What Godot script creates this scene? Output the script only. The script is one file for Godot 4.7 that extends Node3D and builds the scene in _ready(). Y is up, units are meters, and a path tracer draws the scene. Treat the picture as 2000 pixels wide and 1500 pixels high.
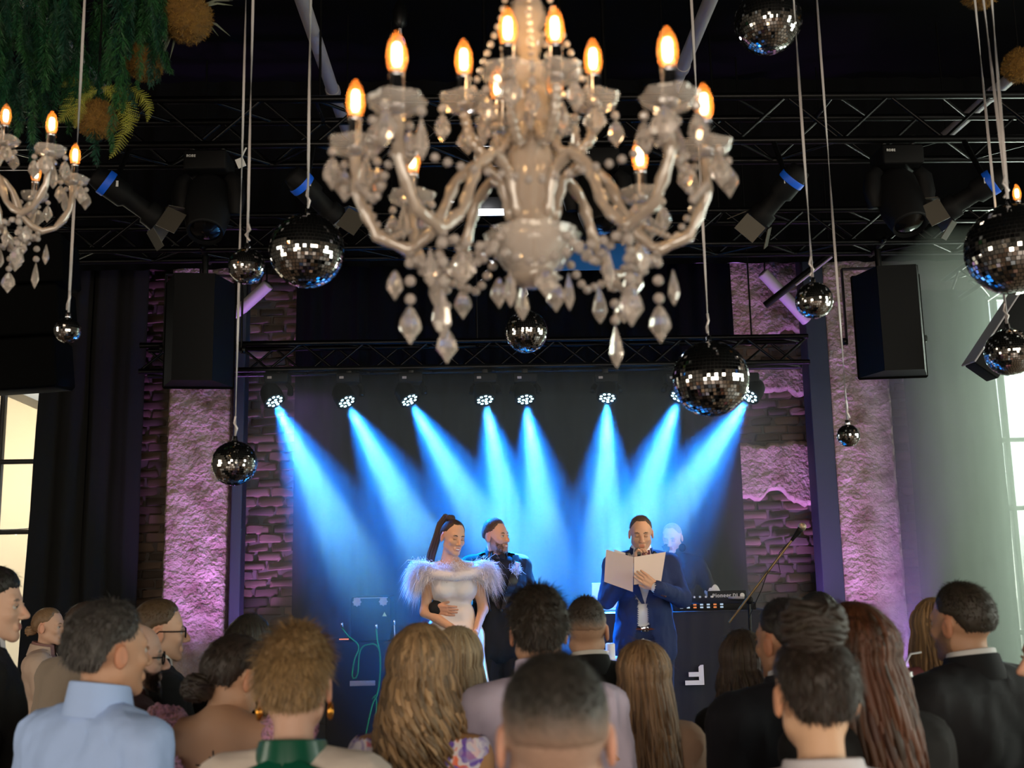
extends Node3D
# A wedding in an old factory hall: guests in front of a stage with blue beams, mirror balls and crystal chandeliers.
# y is up, the hall runs along -z, the camera stands above the floor at the origin.

const F := 1944.0                     # focal length in pixels of the 2000 x 1500 frame
var cam_xf := Transform3D()
var names := {}
var M := {}                           # materials
var rng := RandomNumberGenerator.new()
var noise := FastNoiseLite.new()


# ---------------------------------------------------------------- mesh building
class MB:
	var v := PackedVector3Array()
	var c := PackedColorArray()
	var ix := PackedInt32Array()
	var col := Color.WHITE

	func vert(p: Vector3) -> int:
		v.append(p)
		c.append(col)
		return v.size() - 1

	func tri(a: int, b: int, d: int) -> void:
		ix.append(a); ix.append(d); ix.append(b)

	func quad(a: int, b: int, d: int, e: int) -> void:
		tri(a, b, d)
		tri(a, d, e)

	func face(a: Vector3, b: Vector3, d: Vector3, e: Vector3) -> void:
		quad(vert(a), vert(b), vert(d), vert(e))

	# a box with chamfered edges: each of the six faces inset, joined by bevel strips
	func box(o: Vector3, s: Vector3, bs := Basis(), bev := 0.0) -> void:
		var h := s * 0.5
		var b := minf(bev, minf(h.x, minf(h.y, h.z)) * 0.9)
		if b <= 0.0:
			for ax in 3:
				for sg in [-1.0, 1.0]:
					var nrm := Vector3.ZERO; nrm[ax] = sg
					var u := Vector3.ZERO; u[(ax + 1) % 3] = 1.0
					var w := Vector3.ZERO; w[(ax + 2) % 3] = sg
					var k := nrm * h
					var uu := u * h
					var ww := w * h
					face(o + bs * (k - uu - ww), o + bs * (k + uu - ww), o + bs * (k + uu + ww), o + bs * (k - uu + ww))
			return
		var corner := {}
		for sx in [-1, 1]:
			for sy in [-1, 1]:
				for sz in [-1, 1]:
					var sgn := Vector3(sx, sy, sz)
					for ax in 3:
						var p := sgn * (h - Vector3(b, b, b))
						p[ax] = sgn[ax] * h[ax]
						corner[[sx, sy, sz, ax]] = vert(o + bs * p)
		for ax in 3:
			for sg in [-1, 1]:
				var k := []
				for q in [[-1, -1], [1, -1], [1, 1], [-1, 1]]:
					var sgn := [0, 0, 0]
					sgn[ax] = sg
					sgn[(ax + 1) % 3] = q[0]
					sgn[(ax + 2) % 3] = q[1]
					k.append(corner[[sgn[0], sgn[1], sgn[2], ax]])
				if sg > 0: quad(k[0], k[1], k[2], k[3])
				else: quad(k[3], k[2], k[1], k[0])
		for ax in 3:                          # edges parallel to ax
			var a1 := (ax + 1) % 3
			var a2 := (ax + 2) % 3
			for s1 in [-1, 1]:
				for s2 in [-1, 1]:
					var lo := [0, 0, 0]; var hi := [0, 0, 0]
					lo[ax] = -1; hi[ax] = 1
					lo[a1] = s1; hi[a1] = s1; lo[a2] = s2; hi[a2] = s2
					var p1: int = corner[[lo[0], lo[1], lo[2], a1]]
					var p2: int = corner[[hi[0], hi[1], hi[2], a1]]
					var p3: int = corner[[hi[0], hi[1], hi[2], a2]]
					var p4: int = corner[[lo[0], lo[1], lo[2], a2]]
					if s1 * s2 > 0: quad(p4, p3, p2, p1)
					else: quad(p1, p2, p3, p4)
		for sx in [-1, 1]:
			for sy in [-1, 1]:
				for sz in [-1, 1]:
					var k: Array = [corner[[sx, sy, sz, 0]], corner[[sx, sy, sz, 1]], corner[[sx, sy, sz, 2]]]
					if sx * sy * sz > 0: tri(k[0], k[1], k[2])
					else: tri(k[2], k[1], k[0])

	# a tube along a path; radii one per point; flat squeezes the ring along its second axis
	func tube(path: Array, radii: Array, sides := 8, caps := true, flat := 1.0, up_hint := Vector3.ZERO) -> void:
		var rings := []
		var last_n := up_hint
		var m := path.size()
		for i in m:
			var t: Vector3 = (path[mini(i + 1, m - 1)] - path[maxi(i - 1, 0)]).normalized()
			if last_n == Vector3.ZERO:
				last_n = Vector3.UP if absf(t.y) < 0.9 else Vector3.RIGHT
			var nn := (last_n - t * last_n.dot(t))
			if nn.length() < 1e-4:
				nn = t.cross(Vector3(0.31, 0.77, 0.55))
			nn = nn.normalized()
			last_n = nn
			var bb := t.cross(nn)
			var r: float = radii[mini(i, radii.size() - 1)]
			var ring := []
			for k in sides:
				var a := TAU * k / sides
				ring.append(vert(path[i] + (bb * cos(a) + nn * sin(a) * flat) * r))
			rings.append(ring)
		for i in m - 1:
			for k in sides:
				var k2 := (k + 1) % sides
				quad(rings[i][k], rings[i][k2], rings[i + 1][k2], rings[i + 1][k])
		if caps:
			for e in [0, m - 1]:
				var ctr := vert(path[e])
				for k in sides:
					var k2 := (k + 1) % sides
					if e == 0: tri(ctr, rings[0][k2], rings[0][k])
					else: tri(ctr, rings[e][k], rings[e][k2])

	# a lathed profile of (radius, height) points, bottom to top, round the y axis of xf
	func lathe(prof: Array, seg := 16, xf := Transform3D(), wave := 0.0, lobes := 8) -> void:
		var rings := []
		for p: Vector2 in prof:
			var ring := []
			for k in seg:
				var a := TAU * k / seg
				var r := p.x * (1.0 + wave * cos(a * lobes))
				ring.append(vert(xf * Vector3(r * cos(a), p.y, r * sin(a))))
			rings.append(ring)
		for i in prof.size() - 1:
			for k in seg:
				var k2 := (k + 1) % seg
				quad(rings[i][k2], rings[i][k], rings[i + 1][k], rings[i + 1][k2])

	func ball(o: Vector3, r: Vector3, seg := 10, rows := 7, bs := Basis()) -> void:
		var prof := []
		for i in rows + 1:
			var a := -PI / 2 + PI * i / rows
			prof.append(Vector2(maxf(cos(a), 1e-3), sin(a)))
		lathe(prof, seg, Transform3D(bs * Basis.from_scale(r), o))

	# a flat outline given depth along the z axis of xf
	func prism(poly: PackedVector2Array, depth: float, xf := Transform3D()) -> void:
		var pts := poly
		if Geometry2D.is_polygon_clockwise(pts):
			pts = poly.duplicate(); pts.reverse()
		var cut := Geometry2D.triangulate_polygon(pts)
		for sg in [1.0, -1.0]:
			var first := v.size()
			for p in pts:
				vert(xf * Vector3(p.x, p.y, sg * depth * 0.5))
			for t in range(0, cut.size(), 3):
				var a: int = cut[t]; var b: int = cut[t + 1]; var d: int = cut[t + 2]
				var ar: float = (pts[b] - pts[a]).cross(pts[d] - pts[a])
				if (ar > 0.0) == (sg > 0.0): tri(first + a, first + b, first + d)
				else: tri(first + a, first + d, first + b)
		for i in pts.size():
			var p := pts[i]
			var q := pts[(i + 1) % pts.size()]
			face(xf * Vector3(p.x, p.y, -depth * 0.5), xf * Vector3(q.x, q.y, -depth * 0.5), xf * Vector3(q.x, q.y, depth * 0.5), xf * Vector3(p.x, p.y, depth * 0.5))

	# a grid of points given as rows of equal length
	func sheet(rows: Array, closed := false) -> void:
		var id := []
		for r in rows:
			var line := []
			for p in r:
				line.append(vert(p))
			id.append(line)
		for i in rows.size() - 1:
			var w: int = id[i].size()
			for k in (w if closed else w - 1):
				var k2 := (k + 1) % w
				quad(id[i][k], id[i][k2], id[i + 1][k2], id[i + 1][k])

	func join(o, xf: Transform3D) -> void:
		var at0 := v.size()
		for i in o.v.size():
			v.append(xf * o.v[i])
			c.append(o.c[i])
		for i in o.ix:
			ix.append(at0 + i)

	func mesh(with_colour := false) -> ArrayMesh:
		var n := PackedVector3Array()
		n.resize(v.size())
		for t in range(0, ix.size(), 3):
			var a := ix[t]; var b := ix[t + 2]; var d := ix[t + 1]
			var k := (v[b] - v[a]).cross(v[d] - v[a])
			n[a] += k; n[b] += k; n[d] += k
		for i in n.size():
			n[i] = n[i].normalized() if n[i].length_squared() > 1e-30 else Vector3.UP
		var arr := []
		arr.resize(Mesh.ARRAY_MAX)
		arr[Mesh.ARRAY_VERTEX] = v
		arr[Mesh.ARRAY_NORMAL] = n
		if with_colour:
			arr[Mesh.ARRAY_COLOR] = c
		arr[Mesh.ARRAY_INDEX] = ix
		var am := ArrayMesh.new()
		am.add_surface_from_arrays(Mesh.PRIMITIVE_TRIANGLES, arr)
		return am


# ---------------------------------------------------------------- naming and placing
func numbered(called: String) -> String:
	var n: int = names.get(called, 0)
	names[called] = n + 1
	return called if n == 0 else "%s_%03d" % [called, n]


func tag(o: Node3D, label: String, category: String, group := "") -> Node3D:
	o.set_meta("label", label)
	o.set_meta("category", category)
	if group: o.set_meta("group", group)
	return o


func thing(called: String, label: String, category: String, where := Vector3.ZERO, turn := 0.0, group := "") -> Node3D:
	var o := Node3D.new()
	o.name = numbered(called)
	add_child(o)
	o.position = where
	o.rotation.y = turn
	return tag(o, label, category, group)


func setting(called: String, where := Vector3.ZERO) -> Node3D:
	var o := Node3D.new()
	o.name = numbered(called)
	add_child(o)
	o.position = where
	o.set_meta("kind", "structure")
	return o


func show_mesh(called: String, m: Mesh, mt: Material, parent: Node3D = self) -> MeshInstance3D:
	var o := MeshInstance3D.new()
	o.name = numbered(called) if parent == self else called
	o.mesh = m
	o.material_override = mt
	parent.add_child(o, true)
	return o


func obj(called: String, mb: MB, mt: Material, parent: Node3D = self, coloured := false) -> MeshInstance3D:
	return show_mesh(called, mb.mesh(coloured), mt, parent)


var rod_mesh: ArrayMesh
# a straight round bar of its own between two points (shares one mesh)
func rod(called: String, a: Vector3, b: Vector3, r: float, mt: Material, parent: Node3D) -> MeshInstance3D:
	if rod_mesh == null:
		var mb := MB.new()
		mb.tube([Vector3.ZERO, Vector3.UP], [1.0], 8)
		rod_mesh = mb.mesh()
	var o := show_mesh(called, rod_mesh, mt, parent)
	var y := b - a
	var x := y.cross(Vector3(0.2, 0.3, 0.9)).normalized() * r
	o.transform = Transform3D(Basis(x, y, x.cross(y).normalized() * r), a)
	return o


# the point of the plane z = -away that the photograph shows at a pixel
func at(px: float, py: float, away: float) -> Vector3:
	var d := cam_xf.basis * Vector3((px - 1000.0) / F, (750.0 - py) / F, -1.0)
	return cam_xf.origin + d * ((-away - cam_xf.origin.z) / d.z)


func basis_to(dir: Vector3) -> Basis:         # turns the y axis to dir
	var y := dir.normalized()
	var x := y.cross(Vector3(0.13, 0.21, 0.97)).normalized()
	return Basis(x, y, x.cross(y))


# ---------------------------------------------------------------- materials
func lin(r: float, g: float, b: float) -> Color:      # a base colour given linear, for albedo_color
	return Color(r, g, b).linear_to_srgb()


func mat(key: String, colour: Color, rough := 0.7, metal := 0.0) -> StandardMaterial3D:
	if M.has(key): return M[key]
	var m := StandardMaterial3D.new()
	m.resource_name = key
	m.albedo_color = colour
	m.roughness = rough
	m.metallic = metal
	M[key] = m
	return m


func matte(key: String, colour: Color) -> StandardMaterial3D:
	var m := mat(key, colour, 0.95)
	m.metallic_specular = 0.1
	return m


func glow(key: String, colour: Color, power: float) -> StandardMaterial3D:
	var m := mat(key, Color(0.02, 0.02, 0.02), 0.4)
	m.emission_enabled = true
	m.emission = colour
	m.emission_energy_multiplier = power
	return m


func noise_tex(freq: float, kind := FastNoiseLite.TYPE_SIMPLEX_SMOOTH, octaves := 4, ramp: Array = [], size := 512, hard := false) -> NoiseTexture2D:
	var n := FastNoiseLite.new()
	n.noise_type = kind
	n.frequency = freq
	n.fractal_octaves = octaves
	n.seed = 7
	var t := NoiseTexture2D.new()
	t.width = size
	t.height = size
	t.seamless = true
	t.noise = n
	if ramp:
		var g := Gradient.new()
		var offs := PackedFloat32Array()
		var cols := PackedColorArray()
		for r in ramp:
			offs.append(r[0]); cols.append(r[1])
		g.offsets = offs
		g.colors = cols
		if hard: g.interpolation_mode = Gradient.GRADIENT_INTERPOLATE_CONSTANT
		t.color_ramp = g
	return t


var relief_tex := {}
# fine relief by noise, in object or world space, depth in centimetres
func relief(m: StandardMaterial3D, freq: float, per_metre: float, depth_cm: float, kind := FastNoiseLite.TYPE_SIMPLEX_SMOOTH) -> StandardMaterial3D:
	var key := [freq, kind]
	if not relief_tex.has(key):
		relief_tex[key] = noise_tex(freq, kind, 4)
	m.uv1_triplanar = true
	m.uv1_world_triplanar = true
	m.uv1_scale = Vector3.ONE * per_metre
	m.heightmap_enabled = true
	m.heightmap_texture = relief_tex[key]
	m.heightmap_scale = depth_cm
	return m


func blotch(m: StandardMaterial3D, tex: Texture2D, per_metre: float) -> StandardMaterial3D:
	m.albedo_texture = tex
	m.uv1_triplanar = true
	m.uv1_world_triplanar = true
	m.uv1_scale = Vector3.ONE * per_metre
	return m


func daylight(where: Vector3, towards: Vector3, w: float, h: float, energy: float, colour := Color(1.0, 0.97, 0.92)) -> void:
	var l := AreaLight3D.new()
	l.name = numbered("daylight")
	l.area_size = Vector2(w, h)
	l.light_energy = energy
	l.light_color = colour
	l.shadow_enabled = true
	l.area_range = 60.0
	add_child(l)
	l.look_at_from_position(where, where + towards, Vector3.UP)


func spot(where: Vector3, target: Vector3, half_angle: float, energy: float, colour: Color, size := 0.05, soft := 0.3) -> SpotLight3D:
	var l := SpotLight3D.new()
	l.name = numbered("spot_beam")
	l.spot_angle = half_angle
	l.spot_angle_attenuation = soft
	l.spot_range = 40.0
	l.spot_attenuation = 2.0
	l.light_energy = energy
	l.light_color = colour
	l.light_size = size
	l.shadow_enabled = true
	add_child(l)
	l.look_at_from_position(where, target, Vector3(0.01, 0.0, 1.0))
	return l


func _ready() -> void:
	rng.seed = 20240607
	noise.seed = 11
	noise.frequency = 1.0
	# ------------------------------------------------ camera
	var b := Basis(Vector3.UP, deg_to_rad(-1.65)) * Basis(Vector3.RIGHT, deg_to_rad(9.0)) * Basis(Vector3.BACK, deg_to_rad(-1.1))
	cam_xf = Transform3D(b, Vector3(0, 1.95, 0))
	var cam := Camera3D.new()
	cam.name = "camera"
	add_child(cam)
	cam.transform = cam_xf
	var lens := CameraAttributesPhysical.new()
	lens.frustum_focal_length = 12.0 * F / 750.0
	lens.frustum_focus_distance = 6.9
	lens.exposure_aperture = 2.8
	cam.attributes = lens
	cam.fov = rad_to_deg(2.0 * atan(750.0 / F))
	# ------------------------------------------------ sky and exposure
	var env := Environment.new()
	env.background_mode = Environment.BG_SKY
	var sky_mat := ProceduralSkyMaterial.new()
	sky_mat.sky_top_color = Color(0.86, 0.91, 0.96)
	sky_mat.sky_horizon_color = Color(0.95, 0.97, 0.97)
	sky_mat.ground_bottom_color = Color(0.55, 0.56, 0.52)
	sky_mat.ground_horizon_color = Color(0.8, 0.82, 0.8)
	sky_mat.energy_multiplier = 2.2
	var sky := Sky.new()
	sky.sky_material = sky_mat
	env.sky = sky
	env.tonemap_mode = Environment.TONE_MAPPER_LINEAR
	env.tonemap_exposure = 1.0
	env.sdfgi_enabled = true
	env.ssao_enabled = true
	env.ssil_enabled = true
	env.volumetric_fog_enabled = true
	env.volumetric_fog_density = 0.0
	var we := WorldEnvironment.new()
	we.name = "hall_air"
	we.environment = env
	add_child(we)
	# ------------------------------------------------ daylight through the windows behind and beside the guests
	for x in [-4.2, 0.3, 4.8]:
		daylight(Vector3(x, 2.45, 6.9), Vector3(0, 0, -1), 2.7, 3.4, 25.0, Color(1.0, 0.92, 0.82))
	for z in [-0.5, -4.0]:
		daylight(Vector3(7.7, 2.4, z), Vector3(-1, 0, 0), 1.9, 2.8, 16.0, Color(0.97, 1.0, 0.93))
	daylight(Vector3(-6.8, 2.4, -2.0), Vector3(1, 0, 0), 1.9, 2.6, 7.0, Color(1.0, 0.93, 0.82))
	daylight(Vector3(5.75, 2.5, -9.95), Vector3(-0.25, 0, 1), 1.3, 3.4, 55.0, Color(0.94, 1.0, 0.93))
	# ------------------------------------------------ the hall, then what is in it
	make_materials()
	build_setting()
	build_stage_air()
	build_rig()
	build_lights()
	build_stage_things()
	build_greenery()
	build_chandeliers()
	build_mirror_balls()
	build_people()


func make_materials() -> void:
	mat("black_metal", Color(0.05, 0.05, 0.055), 0.4, 0.6)
	mat("black_paint", Color(0.055, 0.055, 0.06), 0.6).metallic_specular = 0.25
	mat("truss_metal", Color(0.1, 0.1, 0.105), 0.32, 0.85)
	mat("pipe_metal", Color(0.58, 0.56, 0.58), 0.5, 0.1)
	mat("steel_post", Color(0.15, 0.19, 0.23), 0.6, 0.2)
	mat("chrome", Color(0.75, 0.75, 0.78), 0.12, 1.0)
	mat("white_plastic", Color(0.85, 0.85, 0.85), 0.5)
	mat("blue_tape", Color(0.05, 0.35, 0.85), 0.5)
	mat("ribbon", Color(0.78, 0.76, 0.76), 0.35, 0.3)
	mat("curtain_black", Color(0.06, 0.06, 0.065), 0.95).metallic_specular = 0.1
	mat("curtain_side", Color(0.12, 0.12, 0.118), 0.95).metallic_specular = 0.1
	mat("ceiling_black", Color(0.05, 0.05, 0.052), 0.95).metallic_specular = 0.1
	mat("wall_dark", Color(0.34, 0.315, 0.29), 0.9)
	mat("frame_dark", Color(0.09, 0.085, 0.08), 0.5)
	var gl := mat("window_glass", Color(0.9, 0.95, 0.93, 0.05), 0.02)
	gl.transparency = BaseMaterial3D.TRANSPARENCY_ALPHA
	for k in 4:
		var t: Color = [Color(0.36, 0.29, 0.24), Color(0.31, 0.25, 0.21), Color(0.4, 0.33, 0.28), Color(0.27, 0.23, 0.2)][k]
		mat("brick%d" % k, t, 0.92)
	mat("mortar", Color(0.33, 0.3, 0.28), 0.95)
	var pl := relief(mat("plaster", Color(1, 1, 1), 0.93), 0.035, 1.6, 1.6)
	blotch(pl, noise_tex(0.006, FastNoiseLite.TYPE_SIMPLEX_SMOOTH, 5, [[0.0, Color(0.4, 0.3, 0.26)], [0.3, Color(0.57, 0.49, 0.45)], [0.6, Color(0.63, 0.56, 0.52)], [1.0, Color(0.68, 0.62, 0.58)]]), 1.1)
	mat("floor_boards", Color(0.36, 0.28, 0.22), 0.45)
	mat("stage_black", Color(0.05, 0.05, 0.055), 0.5)
	mat("cream_wall", Color(0.86, 0.8, 0.7), 0.8)


# a wall panel whose face stands toward +z, with real unevenness; edge(t) may wave its top and bottom
func rough_panel(called: String, x0: float, x1: float, y0: float, y1: float, z: float, amp: float, mt: Material, parent: Node3D, top_wave := 0.0, low_wave := 0.0, cell := 0.035, thick := 0.05, sd := 0.0) -> MeshInstance3D:
	var nx := maxi(2, int((x1 - x0) / cell))
	var ny := maxi(2, int((y1 - y0) / cell))
	var rows := []
	for j in ny + 1:
		var line := []
		for i in nx + 1:
			var x := lerpf(x0, x1, float(i) / nx)
			var lo := y0 + low_wave * noise.get_noise_2d(x * 1.7 + sd, 3.1 + sd)
			var hi := y1 + top_wave * noise.get_noise_2d(x * 1.7 - sd, 9.3 + sd)
			var y := lerpf(lo, hi, float(j) / ny)
			var d := noise.get_noise_3d(x * 4.0, y * 4.0, sd) * 0.6 + noise.get_noise_3d(x * 13.0, y * 13.0, sd + 5.0) * 0.4
			var e := 0.0
			if i == 0 or i == nx or j == 0 or j == ny: e = -thick
			line.append(Vector3(x, y, z + d * amp + e))
		rows.append(line)
	var mb := MB.new()
	mb.sheet(rows)
	return obj(called, mb, mt, parent)


var brick_meshes := []
func brick_field(x0: float, x1: float, y0: float, y1: float, z: float, rough: float, parent: Node3D, skip = null) -> void:
	if brick_meshes.is_empty():
		for k in 5:
			var mb := MB.new()
			mb.box(Vector3.ZERO, Vector3(1, 1, 1), Basis(), 0.11)
			for i in mb.v.size():
				mb.v[i] += Vector3(rng.randf_range(-0.05, 0.05), rng.randf_range(-0.13, 0.13), rng.randf_range(-0.3, 0.2))
			brick_meshes.append(mb.mesh())
	var row := 0
	var y := y0
	while y < y1:
		var hh := 0.074 + rng.randf_range(-0.006, 0.008)
		var x := x0 - (0.13 if row % 2 else 0.0) - rng.randf_range(0.0, 0.03)
		while x < x1:
			var w := 0.245 + rng.randf_range(-0.03, 0.03)
			var a := maxf(x, x0)
			var e := minf(x + w, x1)
			if e - a > 0.03 and not (skip != null and skip.call((a + e) / 2, y)):
				var o := show_mesh("brick", brick_meshes[rng.randi() % 5], M["brick%d" % (rng.randi() % 4)], parent)
				o.transform = Transform3D(Basis.from_scale(Vector3(e - a - 0.01, hh, 0.09)).rotated(Vector3.UP, rng.randf_range(-0.04, 0.04) * rough), Vector3((a + e) / 2, y + hh / 2, z - 0.07 + rng.randf_range(-0.006, 0.014) * rough))
			x += w + 0.008
		y += hh + 0.01
		row += 1


# hanging cloth with folds, between two x, face toward +z
func curtain(called: String, x0: float, x1: float, y0: float, y1: float, z: float, mt: Material, folds: float, deep: float, label: String, lean := 0.0, group := "") -> Node3D:
	var o := thing(called, label, "curtain", Vector3((x0 + x1) / 2, y0, z), 0.0, group)
	var n := int((x1 - x0) / 0.025)
	var rows := []
	for j in 13:
		var t := j / 12.0
		var line := []
		for i in n + 1:
			var u := float(i) / n
			var x := lerpf(x0, x1, u) - (x0 + x1) / 2
			var a := x * folds + noise.get_noise_2d(x * 2.0, z) * 3.0
			var d := sin(a) * deep * (1.0 - 0.25 * t) + noise.get_noise_2d(x * 1.3, t * 2.0 + z) * deep
			line.append(Vector3(x + lean * t * (1.0 if x < 0 else 0.0), (y1 - y0) * t, d))
		rows.append(line)
	var mb := MB.new()
	mb.sheet(rows)
	for line in rows:
		for i in line.size():
			line[i] += Vector3(0, 0, -0.012)
		line.reverse()
	mb.sheet(rows)
	obj("cloth", mb, mt, o)
	return o


# an upright wall slab with rectangular openings; along x (dir 0) or z (dir 1); openings are [from, to, low, high]
func wall_with_openings(called: String, a0: float, a1: float, h: float, fixed: float, thick: float, along_x: bool, openings: Array, mt: Material) -> Node3D:
	var o := setting(called)
	var put := func(f: float, t: float, lo: float, hi: float) -> void:
		if t - f < 0.01 or hi - lo < 0.01: return
		var mb := MB.new()
		if along_x: mb.box(Vector3((f + t) / 2, (lo + hi) / 2, fixed), Vector3(t - f, hi - lo, thick))
		else: mb.box(Vector3(fixed, (lo + hi) / 2, (f + t) / 2), Vector3(thick, hi - lo, t - f))
		obj("masonry", mb, mt, o)
	var pos := a0
	for w in openings:
		put.call(pos, w[0], 0.0, h)
		put.call(w[0], w[1], 0.0, w[2])
		put.call(w[0], w[1], w[3], h)
		pos = w[1]
	put.call(pos, a1, 0.0, h)
	return o


# a steel window: frame, glazing bars and one pane to each field
func window(called: String, a0: float, a1: float, y0: float, y1: float, fixed: float, along_x: bool, cols: Array, bars: Array, fw := 0.06) -> void:
	var o := setting(called)
	var p := func(a: float, y: float) -> Vector3:
		return Vector3(a, y, fixed) if along_x else Vector3(fixed, y, a)
	var bar := func(f: Vector3, t: Vector3, w: float, nm: String) -> void:
		var mb := MB.new()
		var s := (t - f).abs() + (Vector3(w, w, 0.07) if along_x else Vector3(0.07, w, w))
		mb.box((f + t) / 2, s, Basis(), 0.008)
		obj(nm, mb, M.frame_dark, o)
	for a in [a0, a1]: bar.call(p.call(a, y0), p.call(a, y1), fw, "frame")
	for y in [y0, y1]: bar.call(p.call(a0, y), p.call(a1, y), fw, "frame")
	var xs := [a0] + cols + [a1]
	var ys := [y0] + bars + [y1]
	for a in cols: bar.call(p.call(a, y0), p.call(a, y1), fw * 0.8, "glazing_bar")
	for y in bars: bar.call(p.call(a0, y), p.call(a1, y), fw * 0.8, "glazing_bar")
	for i in xs.size() - 1:
		for j in ys.size() - 1:
			var mb := MB.new()
			var u: Vector3 = p.call((xs[i] + xs[i + 1]) / 2, (ys[j] + ys[j + 1]) / 2)
			var w: float = xs[i + 1] - xs[i] - 0.04
			mb.box(u, Vector3(w, ys[j + 1] - ys[j] - 0.04, 0.004) if along_x else Vector3(0.004, ys[j + 1] - ys[j] - 0.04, w))
			obj("pane", mb, M.window_glass, o)


func slab(called: String, o: Vector3, s: Vector3, mt: Material) -> MeshInstance3D:
	var mb := MB.new()
	mb.box(o, s)
	var m := obj(called, mb, mt)
	m.set_meta("kind", "structure")
	return m


func build_setting() -> void:
	slab("floor", Vector3(0.5, -0.1, -1.2), Vector3(15.2, 0.2, 17.4), M.floor_boards)
	slab("ceiling", Vector3(0.5, 6.3, -1.2), Vector3(15.2, 0.2, 17.4), M.ceiling_black)
	wall_with_openings("wall_left", -9.8, 7.4, 6.2, -7.05, 0.3, false, [[-3.0, -1.0, 1.0, 3.8]], M.wall_dark)
	wall_with_openings("wall_right", -9.8, 7.4, 6.2, 7.95, 0.3, false, [[-5.0, -3.0, 0.9, 3.9], [-1.5, 0.5, 0.9, 3.9]], M.wall_dark)
	wall_with_openings("wall_back", -7.2, 8.1, 6.2, 7.15, 0.3, true, [[-5.6, -2.8, 0.7, 4.2], [-1.1, 1.7, 0.7, 4.2], [3.4, 6.2, 0.7, 4.2]], M.wall_dark)
	wall_with_openings("wall_front", -7.2, 8.1, 6.2, -9.75, 0.3, true, [[-6.2, -4.1, 0.5, 4.1], [4.85, 6.6, 0.3, 4.3]], M.mortar)
	window("window_1", -3.0, -1.0, 1.0, 3.8, -7.05, false, [-2.0], [2.0, 2.9])
	window("window_2", -5.0, -3.0, 0.9, 3.9, 7.95, false, [-4.0], [1.9, 2.9])
	window("window_3", -1.5, 0.5, 0.9, 3.9, 7.95, false, [-0.5], [1.9, 2.9])
	for k in 3:
		var a: float = [-5.6, -1.1, 3.4][k]
		window("window_%d" % (4 + k), a, a + 2.8, 0.7, 4.2, 7.15, true, [a + 0.93, a + 1.87], [1.9, 3.0])
	window("window_7", -6.2, -4.1, 0.5, 4.1, -9.7, true, [-4.66], [2.13, 2.8], 0.055)
	window("window_8", 4.85, 6.6, 0.3, 4.3, -9.7, true, [5.17, 5.9], [1.0, 2.18, 2.85], 0.06)
	# the stage floor, its front edge hidden by the guests
	var st := setting("trim_1")
	var mb := MB.new()
	mb.box(Vector3(0.35, 0.33, -7.85), Vector3(5.6, 0.04, 3.3), Basis(), 0.005)
	obj("stage_deck", mb, M.stage_black, st)
	mb = MB.new()
	mb.box(Vector3(0.35, 0.155, -7.85), Vector3(5.5, 0.31, 3.2))
	obj("stage_skirt", mb, M.curtain_black, st)
	# left of the stage: brick, plastered pier, steel post, brick
	var wl := setting("wall_brick_left")
	brick_field(-3.45, -3.0, 0.3, 5.1, -9.56, 1.0, wl)
	brick_field(-2.4, -1.75, 0.3, 5.1, -9.56, 1.6, wl)
	var pl := setting("wall_pier_left")
	rough_panel("plaster", -2.93, -2.3, 0.0, 6.2, -9.15, 0.035, M.plaster, pl, 0, 0, 0.03, 0.45)
	var sp := setting("trim_2")
	mb = MB.new()
	mb.box(Vector3(-2.24, 3.1, -9.16), Vector3(0.1, 6.2, 0.16), Basis(), 0.01)
	obj("steel_post", mb, M.steel_post, sp)
	# right of the stage: brick with wavy plaster patches, steel column, plastered pier, brick
	var wr := setting("wall_brick_right")
	var bare := func(_x: float, y: float) -> bool:
		return (y > 2.36 and y < 2.75) or y > 3.95 or (y > 3.36 and y < 3.6)
	brick_field(2.38, 3.2, 0.3, 5.1, -9.56, 2.4, wr, bare)
	rough_panel("plaster_patch", 2.38, 3.22, 2.3, 2.88, -9.5, 0.03, M.plaster, wr, 0.14, 0.2, 0.025, 0.06, 2.0)
	rough_panel("plaster_patch", 2.38, 3.22, 3.33, 3.66, -9.5, 0.03, M.plaster, wr, 0.06, 0.14, 0.025, 0.06, 8.0)
	rough_panel("plaster_patch", 2.38, 3.22, 3.86, 5.2, -9.5, 0.03, M.plaster, wr, 0.0, 0.25, 0.025, 0.06, 14.0)
	sp = setting("trim_3")
	mb = MB.new()
	mb.box(Vector3(3.14, 3.1, -9.2), Vector3(0.2, 6.2, 0.2), Basis(), 0.012)
	obj("steel_column", mb, M.steel_post, sp)
	var pr := setting("wall_pier_right")
	rough_panel("plaster", 3.2, 3.83, 0.0, 6.2, -9.12, 0.035, M.plaster, pr, 0, 0, 0.03, 0.45, 30.0)
	var wb := setting("wall_brick_corner")
	brick_field(3.8, 4.3, 0.3, 4.0, -9.56, 1.0, wb)
	# curtains
	curtain("stage_backdrop", -1.79, 2.42, 0.35, 6.0, -9.38, M.curtain_black, 28.0, 0.03, "black cloth backdrop hanging behind the stage, blue beams in front of it")
	curtain("side_curtain", -4.12, -3.12, 0.02, 4.6, -9.1, M.curtain_side, 22.0, 0.035, "black side curtain between the bright cream window and the brick wall", 0.1)
	curtain("side_curtain", 3.86, 4.74, 0.02, 4.2, -8.95, M.curtain_side, 26.0, 0.03, "black side curtain veiled by pale haze beside the white window")
	curtain("border_drape", -6.85, 7.75, 4.42, 6.2, -8.72, M.curtain_black, 18.0, 0.025, "black border drape closing the space between middle truss and ceiling")
	# the bright room seen through the window on the left
	slab("wall_annex", Vector3(-6.6, 2.2, -13.2), Vector3(6.5, 5.0, 0.2), M.cream_wall)
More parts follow.
